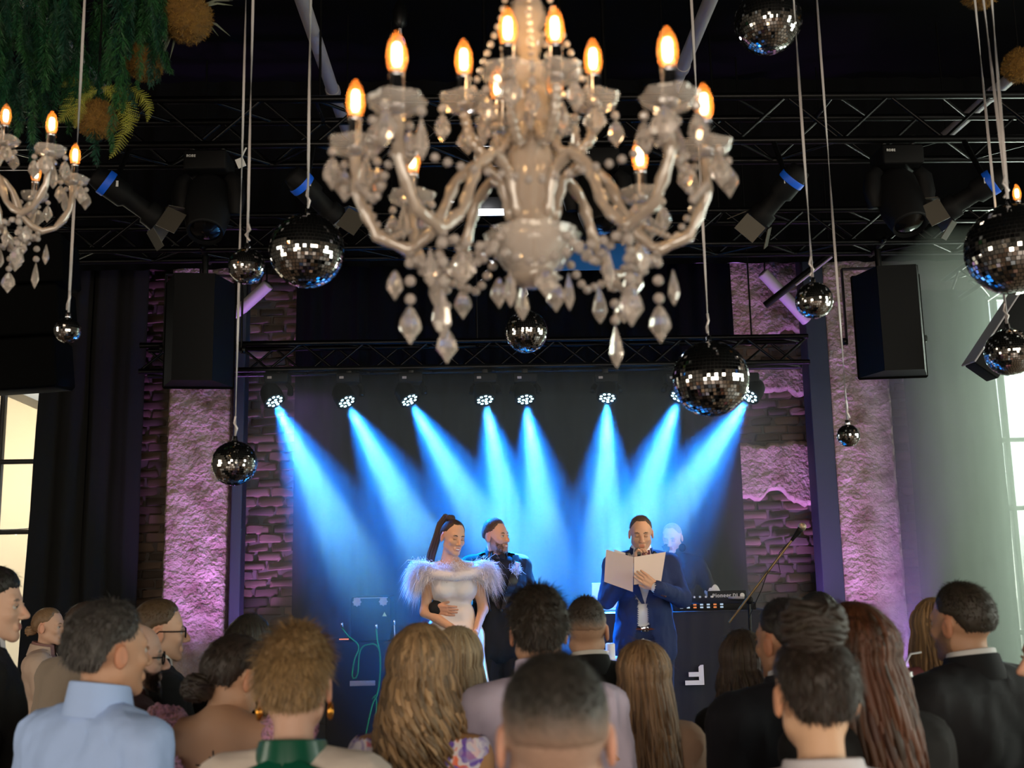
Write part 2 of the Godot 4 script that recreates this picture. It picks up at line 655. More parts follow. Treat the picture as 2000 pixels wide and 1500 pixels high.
	var rf := setting("ceiling_annex")
	mb = MB.new()
	mb.box(Vector3(-6.6, 4.35, -11.5), Vector3(6.4, 0.08, 3.3), Basis(Vector3.BACK, -0.42))
	obj("sloping_panel", mb, M.cream_wall, rf)
	mb = MB.new()
	mb.box(Vector3(-6.6, 4.26, -12.0), Vector3(6.4, 0.05, 0.06), Basis(Vector3.BACK, -0.42))
	obj("batten", mb, M.wall_dark, rf)
	var ll := OmniLight3D.new()
	ll.name = "annex_light"
	ll.position = Vector3(-5.6, 2.9, -11.3)
	ll.light_energy = 4.6
	ll.light_size = 0.12
	ll.light_color = Color(1.0, 0.96, 0.86)
	ll.omni_range = 30.0
	ll.omni_attenuation = 2.0
	ll.shadow_enabled = true
	add_child(ll)
	var pend := thing("pendant_lamp", "white globe lamp in the cream room behind the window", "lamp", Vector3(-5.6, 2.9, -11.3))
	mb = MB.new()
	mb.ball(Vector3.ZERO, Vector3.ONE * 0.12, 9, 6)
	obj("globe", mb, glow("lamp_globe", Color(1.0, 0.97, 0.9), 4.0), pend)
	rod("flex", Vector3(0, 0.1, 0), Vector3(0, 1.15, 0), 0.008, M.white_plastic, pend)
	var fl := thing("fairy_lights", "string of small white bulbs hanging in the cream room", "string lights", Vector3(-6.5, 2.35, -11.0))
	var path := []
	for i in 25:
		path.append(Vector3(i * 0.11, -0.12 * sin(PI * i / 24.0) * 1.4, 0))
	mb = MB.new()
	mb.tube(path, [0.006], 5)
	obj("cable", mb, M.frame_dark, fl)
	for i in range(1, 24, 2):
		mb = MB.new()
		mb.ball(path[i] + Vector3(0, -0.035, 0), Vector3(0.022, 0.03, 0.022), 5, 3)
		obj("bulb", mb, glow("fairy_bulb", Color(1.0, 0.95, 0.85), 2.5), fl)


func haze(called: String, o: Vector3, s: Vector3, density: float, colour: Color, label: String, shape := RenderingServer.FOG_VOLUME_SHAPE_BOX) -> void:
	var f := FogVolume.new()
	f.name = numbered(called)
	f.shape = shape
	f.size = s
	f.position = o
	var m := FogMaterial.new()
	m.density = density
	m.albedo = colour
	f.material = m
	add_child(f)
	f.set_meta("kind", "stuff")
	tag(f, label, "haze")


func build_stage_air() -> void:
	haze("stage_haze", Vector3(0.32, 1.8, -8.4), Vector3(4.15, 3.0, 1.85), 0.125, Color(0.9, 0.95, 1.0), "theatre haze hanging over the stage, lit blue by the moving heads")
	haze("window_haze", Vector3(4.5, 2.3, -8.0), Vector3(2.2, 3.9, 1.7), 0.42, Color(0.93, 1.0, 0.95), "pale daylit haze in front of the side curtain by the white window")


# ---------------------------------------------------------------- trusses and what hangs from them
func truss(a: Vector3, b: Vector3, high: float, deep: float, label: String, hung_at: Array, bay := 0.32) -> Node3D:
	var along := (b - a).normalized()
	var side := Vector3.UP.cross(along).normalized() * deep
	if side.z > 0.01: side = -side
	var up := Vector3.UP * high
	var o := thing("lighting_truss", label, "truss", a)
	var run := b - a
	var offs := [Vector3.ZERO, up, side, side + up]
	for k in offs: rod("chord", k, k + run, 0.024, M.truss_metal, o)
	var n := int(run.length() / bay)
	for i in n:
		var p := along * (run.length() * i / n)
		var q := along * (run.length() * (i + 1) / n)
		var flip := i % 2 == 0
		rod("brace", p + (Vector3.ZERO if flip else up), q + (up if flip else Vector3.ZERO), 0.011, M.truss_metal, o)
		rod("brace", p + side + (up if flip else Vector3.ZERO), q + side + (Vector3.ZERO if flip else up), 0.011, M.truss_metal, o)
		rod("brace", p + (Vector3.ZERO if flip else side), q + (side if flip else Vector3.ZERO), 0.011, M.truss_metal, o)
		if i % 2 == 0:
			rod("brace", p + up, q + up + side, 0.011, M.truss_metal, o)
	for t in hung_at:
		var p: Vector3 = a + run * t + up + side * 0.5
		rod("hanger", p - a - Vector3(0, 0.02, 0), Vector3(p.x, 6.2, p.z) - a, 0.008, M.black_metal, o)
		rod("hanger_bar", p - a - side * 0.5, p - a + side * 0.5, 0.014, M.black_metal, o)
	return o


func lettering(text: String, size: float, mt: Material, parent: Node3D, where: Vector3, turn := Basis(), called := "lettering") -> MeshInstance3D:
	var tm := TextMesh.new()
	tm.text = text
	var sf := SystemFont.new()
	sf.font_names = PackedStringArray(["Droid Sans"])
	sf.font_weight = 700
	tm.font = sf
	tm.font_size = 32
	tm.pixel_size = size / 32.0
	tm.depth = 0.002
	tm.curve_step = 2.0
	var o := show_mesh(called, tm, mt, parent)
	o.transform = Transform3D(turn, where)
	return o


func build_rig() -> void:
	truss(Vector3(-6.85, 4.37, -5.8), Vector3(7.75, 4.37, -5.8), 0.29, 0.33, "long black box truss nearest the guests, carrying the big spotlights", [0.12, 0.4, 0.62, 0.88])
	truss(Vector3(-6.85, 4.23, -7.5), Vector3(7.75, 4.23, -7.5), 0.27, 0.3, "long black box truss in the middle, the two loudspeakers hang below it", [0.15, 0.42, 0.6, 0.85])
	truss(Vector3(-2.85, 3.4, -8.2), Vector3(2.75, 3.4, -8.2), 0.22, 0.22, "short black truss across the stage with the row of blue moving heads", [0.08, 0.5, 0.92], 0.26)
	truss(Vector3(-4.0, 4.35, -6.15), Vector3(-4.0, 4.1, -9.3), 0.27, 0.27, "black side truss running to the wall above the black side curtain", [0.5])
	truss(Vector3(4.75, 4.35, -6.15), Vector3(4.75, 4.1, -9.3), 0.27, 0.27, "black side truss running to the wall above the white window", [0.5])
	# roof tubes along the hall
	var k := 0
	for p in [[-2.7, -3.0, -6.75], [-1.06, -3.0, -7.6], [1.42, -3.0, -7.2], [3.85, -3.0, -7.75]]:
		var o := thing("roof_tube", ["grey steel roof tube running through the hanging greenery", "grey steel roof tube between the greenery and the large chandelier", "grey steel roof tube behind the right-hand bulbs of the large chandelier", "grey steel roof tube touching the moss ball by the window side"][k], "pipe", Vector3(p[0], 5.2, p[1]))
		var len: float = p[2] - p[1]
		var mb := MB.new()
		mb.tube([Vector3.ZERO, Vector3(0, 0, len)], [0.045], 14)
		mb.lathe([Vector2(0.045, -0.03), Vector2(0.054, -0.03), Vector2(0.054, 0.03), Vector2(0.045, 0.03)], 14, Transform3D(Basis(Vector3.RIGHT, PI / 2), Vector3(0, 0, len * 0.83)))
		obj("tube", mb, M.pipe_metal, o)
		for t in [0.1, 0.6, 0.99]:
			rod("hanger", Vector3(0, 0.03, len * t), Vector3(0, 1.0, len * t), 0.006, M.black_metal, o)
		k += 1
	# wall braces that the purple uplights catch
	for q in [[at(524, 556, 8.95), at(462, 612, 9.1), "pale wall brace beside the small mirror ball over the brick"], [at(1490, 533, 8.95), at(1572, 622, 9.1), "pale wall brace beside the steel column, lit purple"]]:
		var o := thing("wall_brace", q[2], "brace", q[1])
		var d: Vector3 = q[0] - q[1]
		var mb := MB.new()
		mb.tube([-d * 0.05, d], [0.055], 12)
		obj("tube", mb, mat("pale_tube", Color(0.62, 0.6, 0.62), 0.6), o)
		rod("tie", d * 0.95, Vector3((d * 0.95).x, 6.2 - q[1].y, (d * 0.95).z), 0.008, M.black_metal, o)
	var bb := thing("brace_rail", "black slanting rail with a pale edge crossing the purple brace", "rail", at(1494, 597, 8.7))
	var d2 := at(1622, 497, 8.5) - at(1494, 597, 8.7)
	var mb2 := MB.new()
	mb2.tube([Vector3.ZERO, d2], [0.032], 4)
	obj("rail", mb2, M.black_paint, bb)
	mb2 = MB.new()
	mb2.tube([d2 * 0.45 + Vector3(0, -0.03, 0.03), d2 + Vector3(0, -0.03, 0.03)], [0.012], 6)
	obj("pale_edge", mb2, M.pipe_metal, bb)
	rod("tie", d2 * 0.98, Vector3(d2.x * 0.98, 6.2 - bb.position.y, d2.z * 0.98), 0.007, M.black_metal, bb)
	# curtain rail over the backdrop
	var cr := thing("curtain_rail", "thin pale rail running across above the black backdrop", "rail", at(672, 513, 8.9))
	var e := at(1482, 511, 8.9) - cr.position
	rod("rail", Vector3.ZERO, e, 0.014, mat("pale_tube", Color(0.62, 0.6, 0.62), 0.6), cr)
	for t in [0.02, 0.35, 0.65, 0.98]: rod("tie", e * t, Vector3(e.x * t, 6.2 - cr.position.y, e.z * t), 0.005, M.black_metal, cr)
	# chain hoist
	var h := thing("chain_hoist", "chain hoist with round hook block above the front truss", "hoist", Vector3(at(781, 60, 5.95).x, 4.66, -5.96))
	mb2 = MB.new()
	mb2.lathe([Vector2(0.012, 0.55), Vector2(0.045, 0.58), Vector2(0.05, 0.66), Vector2(0.03, 0.72), Vector2(0.012, 0.75)], 14)
	obj("hook_block", mb2, M.black_metal, h)
	mb2 = MB.new()
	mb2.ball(Vector3(0, 0.46, 0), Vector3(0.035, 0.04, 0.035), 12, 8)
	obj("swivel", mb2, M.blue_tape, h)
	rod("hook", Vector3(0, 0.0, 0), Vector3(0, 0.56, 0), 0.012, M.pipe_metal, h)
	for i in 20:
		mb2 = MB.new()
		var ring := []
		for j in 9: ring.append(Vector3(cos(TAU * j / 8.0) * 0.011, 0.765 + i * 0.04 + sin(TAU * j / 8.0) * 0.024, 0).rotated(Vector3.UP, (i % 2) * PI / 2))
		mb2.tube(ring, [0.004], 5, false)
		obj("chain_link", mb2, M.pipe_metal, h)
	# the two loudspeakers under the middle truss
	for s in [[-2.15, "left", 0.13, "black loudspeaker hanging in front of the purple pier with the dark brick strip"], [3.15, "right", -0.13, "black loudspeaker hanging in a yoke before the plastered pier by the window"]]:
		var o := thing("loudspeaker", s[3], "loudspeaker", Vector3(s[0], 3.13, -7.45), s[2], "loudspeakers under the middle truss")
		mb2 = MB.new()
		var w := 0.26
		mb2.prism(PackedVector2Array([Vector2(-w, 0.0), Vector2(w, 0.0), Vector2(w * 0.55, -0.34), Vector2(-w * 0.55, -0.34)]), 0.8, Transform3D(Basis(Vector3.RIGHT, -PI / 2), Vector3(0, 0.42, -0.06)).rotated_local(Vector3.RIGHT, 0.0))
		obj("cabinet", mb2, M.black_paint, o)
		mb2 = MB.new()
		mb2.box(Vector3(0, 0.42, -0.05), Vector3(0.525, 0.83, 0.03), Basis(), 0.012)
		obj("grille", mb2, matte("grille_cloth", Color(0.04, 0.037, 0.03)), o)
		lettering("TWAUDIO", 0.034, mat("logo_white", Color(0.75, 0.75, 0.75), 0.6), o, Vector3(-0.155, 0.765, -0.032))
		for x in [-0.29, 0.29]:
			mb2 = MB.new()
			mb2.box(Vector3(x, 0.62, -0.2), Vector3(0.012, 0.62, 0.05), Basis(), 0.003)
			obj("yoke_side", mb2, M.black_metal, o)
			mb2 = MB.new()
			mb2.lathe([Vector2(0.001, 0), Vector2(0.03, 0), Vector2(0.03, 0.03), Vector2(0.001, 0.03)], 10, Transform3D(Basis(Vector3.BACK, -PI / 2 * signf(x)), Vector3(x, 0.34, -0.2)))
			obj("knob", mb2, M.black_metal, o)
		mb2 = MB.new()
		mb2.box(Vector3(0, 0.93, -0.2), Vector3(0.592, 0.012, 0.05), Basis(), 0.003)
		obj("yoke_top", mb2, M.black_metal, o)
		rod("clamp", Vector3(0, 0.93, -0.2), Vector3(0, 1.1, -0.2), 0.025, M.black_metal, o)
		rod("clamp_bar", Vector3(0, 1.1, -0.42), Vector3(0, 1.1, 0.02), 0.022, M.black_metal, o)
	# the large black speaker stack cut by the picture's edge
	var ls := thing("line_array", "large black hanging loudspeaker cabinet beside the cream window", "loudspeaker", Vector3(-2.72, 2.83, -5.55), 0.2)
	for j in 3:
		mb2 = MB.new()
		mb2.box(Vector3(0, 0.13 + j * 0.3, -0.02 * j), Vector3(0.72, 0.28, 0.5), Basis(Vector3.RIGHT, 0.1) * Basis(Vector3.BACK, 0.09), 0.02)
		obj("cabinet", mb2, matte("cabinet_black", Color(0.03, 0.03, 0.03)), ls)
	for x in [-0.25, 0.25]: rod("flying_rod", Vector3(x, 0.85, -0.05), Vector3(x, 1.58, -0.3), 0.012, M.black_metal, ls)
	# big moving spotlights on the front truss
	for s in [[-1.66, 4.37, "big black moving spotlight on the front truss beside the moss balls"], [2.6, 4.37, "big black moving spotlight on the front truss above the loudspeaker by the window"], [0.72, 4.37, "black moving spotlight on the front truss, half behind the large chandelier"]]:
		var o := thing("moving_spotlight", s[2], "stage light", Vector3(s[0], s[1], -5.86), 0.0, "big moving spotlights on the front truss")
		mb2 = MB.new()
		mb2.box(Vector3(0, -0.11, 0), Vector3(0.26, 0.13, 0.22), Basis(), 0.015)
		var base := obj("base", mb2, M.black_paint, o)
		lettering("ROBE", 0.022, mat("logo_white", Color(0.75, 0.75, 0.75), 0.6), base, Vector3(-0.08, -0.09, 0.113))
		for x in [-0.09, 0.09]: rod("clamp", Vector3(x, -0.06, 0.03), Vector3(x, 0.03, 0.05), 0.016, M.black_metal, o)
		for x in [-0.16, 0.16]:
			mb2 = MB.new()
			mb2.tube([Vector3(x * 0.75, -0.18, 0), Vector3(x, -0.22, 0), Vector3(x * 1.03, -0.32, 0.0), Vector3(x, -0.42, 0)], [0.035, 0.045, 0.05, 0.035], 10, true, 1.2)
			obj("yoke_arm", mb2, M.black_paint, o)
		var hx := Transform3D(basis_to(Vector3(0.05, -0.85, 0.4)), Vector3(0, -0.37, 0.0))
		mb2 = MB.new()
		mb2.lathe([Vector2(0.001, -0.2), Vector2(0.1, -0.19), Vector2(0.135, -0.12), Vector2(0.135, 0.08), Vector2(0.11, 0.2), Vector2(0.105, 0.22), Vector2(0.09, 0.2), Vector2(0.001, 0.2)], 24, hx)
		var head := obj("head", mb2, M.black_paint, o)
		mb2 = MB.new()
		mb2.lathe([Vector2(0.001, 0.225), Vector2(0.05, 0.22), Vector2(0.088, 0.203)], 20, hx)
		obj("lens", mb2, mat("dark_lens", Color(0.03, 0.03, 0.035), 0.08), head)
	# profile spotlights with barn doors on the front truss; two of them light the stage warm
	var prof := [[190, 345, 308, 428, "black profile spotlight with lit barn doors beside the hanging chandelier and moss balls"], [575, 345, 655, 425, "black profile spotlight with blue tape behind the large mirror ball"], [1560, 335, 1482, 428, "black profile spotlight with lit barn doors behind the large chandelier's drops"], [1955, 345, 1850, 410, "black profile spotlight with lit barn doors beside the largest mirror ball"]]
	for q in prof:
		var a := at(q[0], q[1], 5.55)
		var b := at(q[2], q[3], 5.75)
		var o := thing("profile_spotlight", q[4], "stage light", a, 0.0, "profile spotlights on the front truss")
		var d := b - a
		var xf := Transform3D(basis_to(d), Vector3.ZERO)
		var l := d.length()
		mb2 = MB.new()
		mb2.lathe([Vector2(0.001, -0.03), Vector2(0.06, -0.02), Vector2(0.075, 0.05), Vector2(0.075, l * 0.45), Vector2(0.055, l * 0.5), Vector2(0.055, l * 0.8), Vector2(0.075, l * 0.82), Vector2(0.08, l), Vector2(0.07, l), Vector2(0.001, l * 0.9)], 18, xf)
		obj("barrel", mb2, M.black_paint, o)
		mb2 = MB.new()
		mb2.lathe([Vector2(0.001, l * 0.93), Vector2(0.068, l * 0.92)], 8, xf)
		obj("lens", mb2, glow("warm_lens", Color(1.0, 0.78, 0.5), 1.5), o)
		mb2 = MB.new()
		mb2.lathe([Vector2(0.077, 0.04), Vector2(0.079, 0.045), Vector2(0.079, 0.075), Vector2(0.077, 0.08)], 18, xf)
		obj("blue_tape", mb2, M.blue_tape, o)
		for t in 4:
			mb2 = MB.new()
			var turn := Basis(Vector3.UP, TAU * t / 4.0)
			var fx := Transform3D(xf.basis * turn * Basis(Vector3.BACK, -0.5), xf * (turn * Vector3(0.085, l, 0)))
			mb2.box(Vector3(0, 0.06, 0), Vector3(0.004, 0.12, 0.14), Basis())
			var dm := obj("barn_door", mb2, mat("barn_metal", Color(0.3, 0.28, 0.25), 0.5, 0.6), o)
			dm.transform = fx
		mb2 = MB.new()
		mb2.box(d * 0.35 + Vector3(0, 0.02, 0.08), Vector3(0.05, 0.035, 0.003))
		obj("barcode_label", mb2, M.white_plastic, o)
		rod("clamp", d * 0.3 + Vector3(0, 0.06, 0), Vector3((d * 0.3).x, 4.36 - a.y, -5.8 - a.z), 0.016, M.black_metal, o)
	# projector with its blue lit underside, and the white work lamp
	var pj := thing("projector", "black projector case with yellow sticker hung behind the large chandelier", "projector", at(1148, 470, 6.3))
	mb2 = MB.new()
	mb2.box(Vector3(0, 0.1, 0), Vector3(0.5, 0.26, 0.4), Basis(), 0.02)
	obj("case", mb2, M.black_paint, pj)
	mb2 = MB.new()
	mb2.box(Vector3(0.07, 0.03, 0.202), Vector3(0.075, 0.065, 0.004))
	obj("yellow_sticker", mb2, mat("yellow", Color(0.85, 0.6, 0.05), 0.6), pj)
	mb2 = MB.new()
	mb2.box(Vector3(-0.03, 0.13, 0.202), Vector3(0.1, 0.045, 0.004))
	obj("printed_label", mb2, mat("grey_print", Color(0.4, 0.4, 0.4), 0.6), pj)
	mb2 = MB.new()
	mb2.box(Vector3(0.0, -0.14, 0.1), Vector3(0.5, 0.21, 0.012), Basis(Vector3.RIGHT, -0.35), 0.004)
	obj("blue_flap", mb2, mat("blue_sheet", Color(0.02, 0.33, 0.62), 0.7), pj)
	rod("mount", Vector3(-0.15, 0.2, 0), Vector3(-0.15, 6.2 - pj.position.y, 0), 0.015, M.black_metal, pj)
	rod("mount", Vector3(0.15, 0.2, 0), Vector3(0.15, 6.2 - pj.position.y, 0), 0.015, M.black_metal, pj)
	var wl := thing("work_lamp", "bright white bar lamp behind the arms of the large chandelier", "lamp", at(951, 415, 6.6))
	mb2 = MB.new()
	mb2.box(Vector3(0, 0.05, -0.03), Vector3(0.3, 0.14, 0.06), Basis(), 0.01)
	obj("housing", mb2, M.black_paint, wl)
	mb2 = MB.new()
	mb2.box(Vector3(0, 0, 0.006), Vector3(0.24, 0.045, 0.012))
	obj("light_bar", mb2, glow("white_bar_light", Color(0.92, 0.95, 1.0), 5.0), wl)
	rod("mount", Vector3(0, 0.1, -0.03), Vector3(0, 6.2 - wl.position.y, -0.03), 0.012, M.black_metal, wl)
	var wlight := OmniLight3D.new()
	wlight.name = "work_lamp_light"
	wlight.position = wl.position + Vector3(0, 0, 0.05)
	wlight.light_energy = 0.12
	wlight.light_size = 0.04
	wlight.omni_range = 30.0
	wlight.omni_attenuation = 2.0
	wlight.shadow_enabled = true
	add_child(wlight)
	# sloping roof beam by the window
	var ra := at(1893, 712, 7.0)
	var rb := at(2052, 470, 7.0)
	var bm := thing("roof_beam", "black sloping steel roof beam with a pale flange above the white window", "beam", ra)
	var bd := (rb - ra).normalized()
	var bl := (6.2 - ra.y) / bd.y
	var bx := Basis(bd.cross(Vector3.BACK).normalized(), bd, Vector3.BACK)
	mb2 = MB.new()
	mb2.box(bd * bl * 0.5 + bx.x * 0.1, Vector3(0.2, bl, 0.16), bx, 0.01)
	obj("web", mb2, M.black_paint, bm)
	mb2 = MB.new()
	mb2.box(bd * bl * 0.5 - bx.x * 0.008, Vector3(0.014, bl, 0.2), bx, 0.003)
	obj("flange", mb2, M.pipe_metal, bm)
	# loose tags and cable ends on the truss
	var tg := thing("cable_tie_tag", "white tag with cable tie dangling from the front truss beside the moving spotlight", "tag", at(470, 318, 5.8))
	mb2 = MB.new()
	mb2.box(Vector3.ZERO, Vector3(0.05, 0.06, 0.004), Basis(Vector3.BACK, 0.4))
	obj("tag_card", mb2, M.white_plastic, tg)
	mb2 = MB.new()
	mb2.tube([Vector3(0, 0.02, 0), Vector3(0.015, 0.06, 0), Vector3(0.035, 0.1, 0.005), Vector3(0.03, 4.4 - tg.position.y, -0.02)], [0.005], 6)
	obj("tie", mb2, M.white_plastic, tg)


# ---------------------------------------------------------------- things on the stage
func cable(called: String, label: String, pts: Array, r: float, mt: Material) -> void:
	var c := Curve3D.new()
	for i in pts.size():
		var t: Vector3 = (pts[mini(i + 1, pts.size() - 1)] - pts[maxi(i - 1, 0)]) * 0.2
		c.add_point(pts[i], -t, t)
	c.bake_interval = 0.02
	var o := thing(called, label, "cable", pts[-1])
	var path := []
	var last := Vector3(99, 99, 99)
	for p in c.get_baked_points():
		if (p - last).length() > 0.012:
			path.append(p - pts[-1])
			last = p
	var mb := MB.new()
	mb.tube(path, [r], 6)
	obj("lead", mb, mt, o)
	mb = MB.new()
	mb.tube([path[0], path[0] + Vector3(0, 0.035, 0)], [r * 2.2], 8)
	obj("plug", mb, M.chrome, o)


func build_stage_things() -> void:
	var mb: MB
	var sy := 0.35
	# DJ table under a black cloth, with the white letter mark
	var tx := at(1322, 1195, 7.6).x
	var top: float = at(1322, 1193, 7.6).y
	var o := thing("dj_table", "DJ table under a black cloth with a white upside-down letter mark", "table", Vector3(tx, sy, -7.75))
	mb = MB.new()
	mb.box(Vector3(0.0, top - sy - 0.02, 0), Vector3(1.22, 0.04, 0.6), Basis(), 0.006)
	obj("tabletop", mb, M.black_paint, o)
	for x in [-0.56, 0.56]:
		for z in [-0.25, 0.25]: rod("leg", Vector3(x, 0, z), Vector3(x, top - sy - 0.03, z), 0.02, M.black_metal, o)
	var rows := []
	for j in 8:
		var line := []
		for i in 61:
			var x := lerpf(-0.63, 0.63, i / 60.0)
			line.append(Vector3(x, (top - sy - 0.002) * j / 7.0, 0.315 + 0.012 * noise.get_noise_2d(x * 9.0, j * 0.25) + 0.008 * sin(x * 31.0) * (1.0 - j / 7.0)))
		rows.append(line)
	mb = MB.new()
	mb.sheet(rows)
	mb.box(Vector3(0, top - sy + 0.001, 0.0), Vector3(1.27, 0.004, 0.64))
	obj("cloth", mb, mat("table_cloth", Color(0.1, 0.11, 0.14), 0.85), o)
	var fo := at(1356, 1318, 7.42) - o.position
	mb = MB.new()
	mb.prism(PackedVector2Array([Vector2(0.068, -0.07), Vector2(0.068, 0.07), Vector2(0.045, 0.068), Vector2(0.032, 0.055), Vector2(0.032, 0.02), Vector2(-0.042, 0.02), Vector2(-0.042, -0.012), Vector2(0.032, -0.012), Vector2(0.032, -0.038), Vector2(-0.07, -0.038), Vector2(-0.07, -0.07)]), 0.004, Transform3D(Basis(), Vector3(fo.x, fo.y, 0.338)))
	obj("letter_mark", mb, M.white_plastic, o)
	# mixing desk
	var dk := thing("dj_mixer", "black DJ mixing desk with knobs and glowing pads on the cloth-covered table", "mixer", Vector3(at(1392, 1190, 7.6).x, top, -7.7))
	mb = MB.new()
	mb.box(Vector3(0, 0.035, 0), Vector3(0.62, 0.07, 0.36), Basis(Vector3.RIGHT, 0.08), 0.01)
	obj("case", mb, M.black_paint, dk)
	mb = MB.new()
	mb.box(Vector3(0.17, 0.09, -0.14), Vector3(0.3, 0.075, 0.03), Basis(Vector3.RIGHT, -0.2), 0.006)
	var dsp := obj("display_hood", mb, M.black_paint, dk)
	lettering("Pioneer DJ", 0.04, mat("logo_white", Color(0.75, 0.75, 0.75), 0.6), dsp, Vector3(0.15, 0.092, -0.121))
	mb = MB.new()
	mb.lathe([Vector2(0.001, 0.0), Vector2(0.018, 0.0), Vector2(0.018, 0.004), Vector2(0.001, 0.004)], 16, Transform3D(Basis(Vector3.RIGHT, PI / 2), Vector3(0.285, 0.092, -0.124)))
	obj("badge", mb, mat("logo_white", Color(0.75, 0.75, 0.75), 0.6), dsp)
	for i in 8:
		mb = MB.new()
		mb.lathe([Vector2(0.009, 0.0), Vector2(0.008, 0.022), Vector2(0.001, 0.023)], 8)
		var kn := obj("knob", mb, M.white_plastic, dk)
		kn.position = Vector3(-0.27 + i * 0.045, 0.07, -0.12)
	for r in 2:
		for i in 7:
			mb = MB.new()
			mb.box(Vector3(-0.25 + i * 0.05, 0.035 - r * 0.02 + 0.012, 0.184), Vector3(0.022, 0.011, 0.006))
			obj("pad", mb, glow("orange_pad_light" if i % 3 == 2 else "white_pad_light", Color(1.0, 0.55, 0.25) if i % 3 == 2 else Color(0.8, 0.9, 1.0), 0.7), dk)
	mb = MB.new()
	mb.lathe([Vector2(0.001, 0.075), Vector2(0.06, 0.075), Vector2(0.06, 0.09), Vector2(0.001, 0.092)], 24, Transform3D(Basis(), Vector3(0.2, 0, 0.03)))
	obj("jog_wheel", mb, M.pipe_metal, dk)
	# laptop with a white lid
	var lp := thing("laptop", "open laptop with pale lid on the DJ table behind the speaker", "laptop", Vector3(at(1192, 1200, 7.75).x, top, -7.75))
	mb = MB.new()
	mb.box(Vector3(0, 0.01, -0.1), Vector3(0.28, 0.016, 0.2), Basis(), 0.004)
	obj("keyboard_base", mb, M.white_plastic, lp)
	mb = MB.new()
	mb.box(Vector3(0, 0.115, 0.03), Vector3(0.28, 0.2, 0.01), Basis(Vector3.RIGHT, 0.22), 0.004)
	obj("lid", mb, M.white_plastic, lp)
	# tall side table with candle and card box
	var bt := at(1168, 1287, 6.45)
	var bs := thing("bistro_table", "tall small table with white top and wooden edge beside the speaker", "table", Vector3(bt.x, sy, -6.45))
	mb = MB.new()
	mb.lathe([Vector2(0.001, bt.y - sy - 0.03), Vector2(0.195, bt.y - sy - 0.03), Vector2(0.2, bt.y - sy - 0.022), Vector2(0.2, bt.y - sy - 0.006)], 32)
	obj("wood_edge", mb, mat("orange_wood", Color(0.75, 0.42, 0.18), 0.5), bs)
	mb = MB.new()
	mb.lathe([Vector2(0.2, bt.y - sy - 0.006), Vector2(0.197, bt.y - sy), Vector2(0.001, bt.y - sy)], 32)
	obj("table_top", mb, M.white_plastic, bs)
	rod("column", Vector3(0, 0.02, 0), Vector3(0, bt.y - sy - 0.03, 0), 0.03, M.black_metal, bs)
	mb = MB.new()
	mb.lathe([Vector2(0.2, 0.0), Vector2(0.2, 0.012), Vector2(0.03, 0.03), Vector2(0.001, 0.03)], 24)
	obj("foot", mb, M.black_metal, bs)
	var cn := thing("candle", "short white candle on the tall side table", "candle", Vector3(bt.x + 0.08, bt.y, -6.45))
	mb = MB.new()
	mb.lathe([Vector2(0.001, 0.0), Vector2(0.03, 0.0), Vector2(0.03, 0.09), Vector2(0.024, 0.095), Vector2(0.001, 0.09)], 14)
	obj("wax", mb, M.white_plastic, cn)
	rod("wick", Vector3(0, 0.088, 0), Vector3(0, 0.105, 0), 0.0015, M.black_paint, cn)
	var cb := thing("card_box", "small white box lying on the tall side table beside the candle", "box", Vector3(bt.x + 0.0, bt.y, -6.38))
	mb = MB.new()
	mb.box(Vector3(0, 0.022, 0), Vector3(0.1, 0.044, 0.08), Basis(Vector3.UP, 0.3), 0.004)
	obj("box_base", mb, M.white_plastic, cb)
	mb = MB.new()
	mb.box(Vector3(0, 0.051, 0), Vector3(0.104, 0.014, 0.084), Basis(Vector3.UP, 0.3), 0.003)
	obj("lid", mb, M.white_plastic, cb)
	# rack and monitor stack at the back
	var rk := thing("equipment_rack", "black equipment rack with two round vents and trailing green leads", "rack", Vector3(at(718, 1200, 8.3).x, sy, -8.35))
	var rt: float = at(724, 1167, 8.15).y - sy
	mb = MB.new()
	mb.box(Vector3(-0.05, 0.42, 0), Vector3(0.52, 0.84, 0.4), Basis(), 0.015)
	obj("lower_case", mb, M.black_paint, rk)
	mb = MB.new()
	mb.box(Vector3(0.04, (rt + 0.84) / 2, 0), Vector3(0.32, rt - 0.84, 0.36), Basis(), 0.01)
	obj("upper_case", mb, M.black_paint, rk)
	mb = MB.new()
	mb.box(Vector3(0.04, rt - 0.004, 0.183), Vector3(0.27, 0.006, 0.006))
	obj("steel_edge", mb, M.pipe_metal, rk)
	for x in [-0.07, 0.14]:
		mb = MB.new()
		mb.lathe([Vector2(0.001, 0.0), Vector2(0.022, 0.002), Vector2(0.03, 0.008), Vector2(0.034, 0.0)], 16, Transform3D(Basis(Vector3.RIGHT, PI / 2), Vector3(x, rt - 0.035, 0.182)), 0.12, 8)
		obj("vent", mb, M.pipe_metal, rk)
	mb = MB.new()
	mb.prism(PackedVector2Array([Vector2(-0.018, 0), Vector2(0.018, 0), Vector2(0, 0.034)]), 0.003, Transform3D(Basis(), Vector3(0.15, rt - 0.15, 0.184)))
	obj("warning_sticker", mb, mat("sticker_pale", Color(0.75, 0.72, 0.5), 0.6), rk)
	mb = MB.new()
	mb.box(Vector3(-0.17, 0.86, 0.19), Vector3(0.075, 0.01, 0.012))
	obj("amber_display_light", mb, glow("amber_display_light", Color(1.0, 0.55, 0.35), 0.8), rk)
	mb = MB.new()
	mb.box(Vector3(-0.02, 0.52, 0.205), Vector3(0.2, 0.04, 0.012), Basis(), 0.003)
	obj("socket_panel", mb, M.pipe_metal, rk)
	var gm := mat("green_lead", Color(0.05, 0.5, 0.2), 0.5)
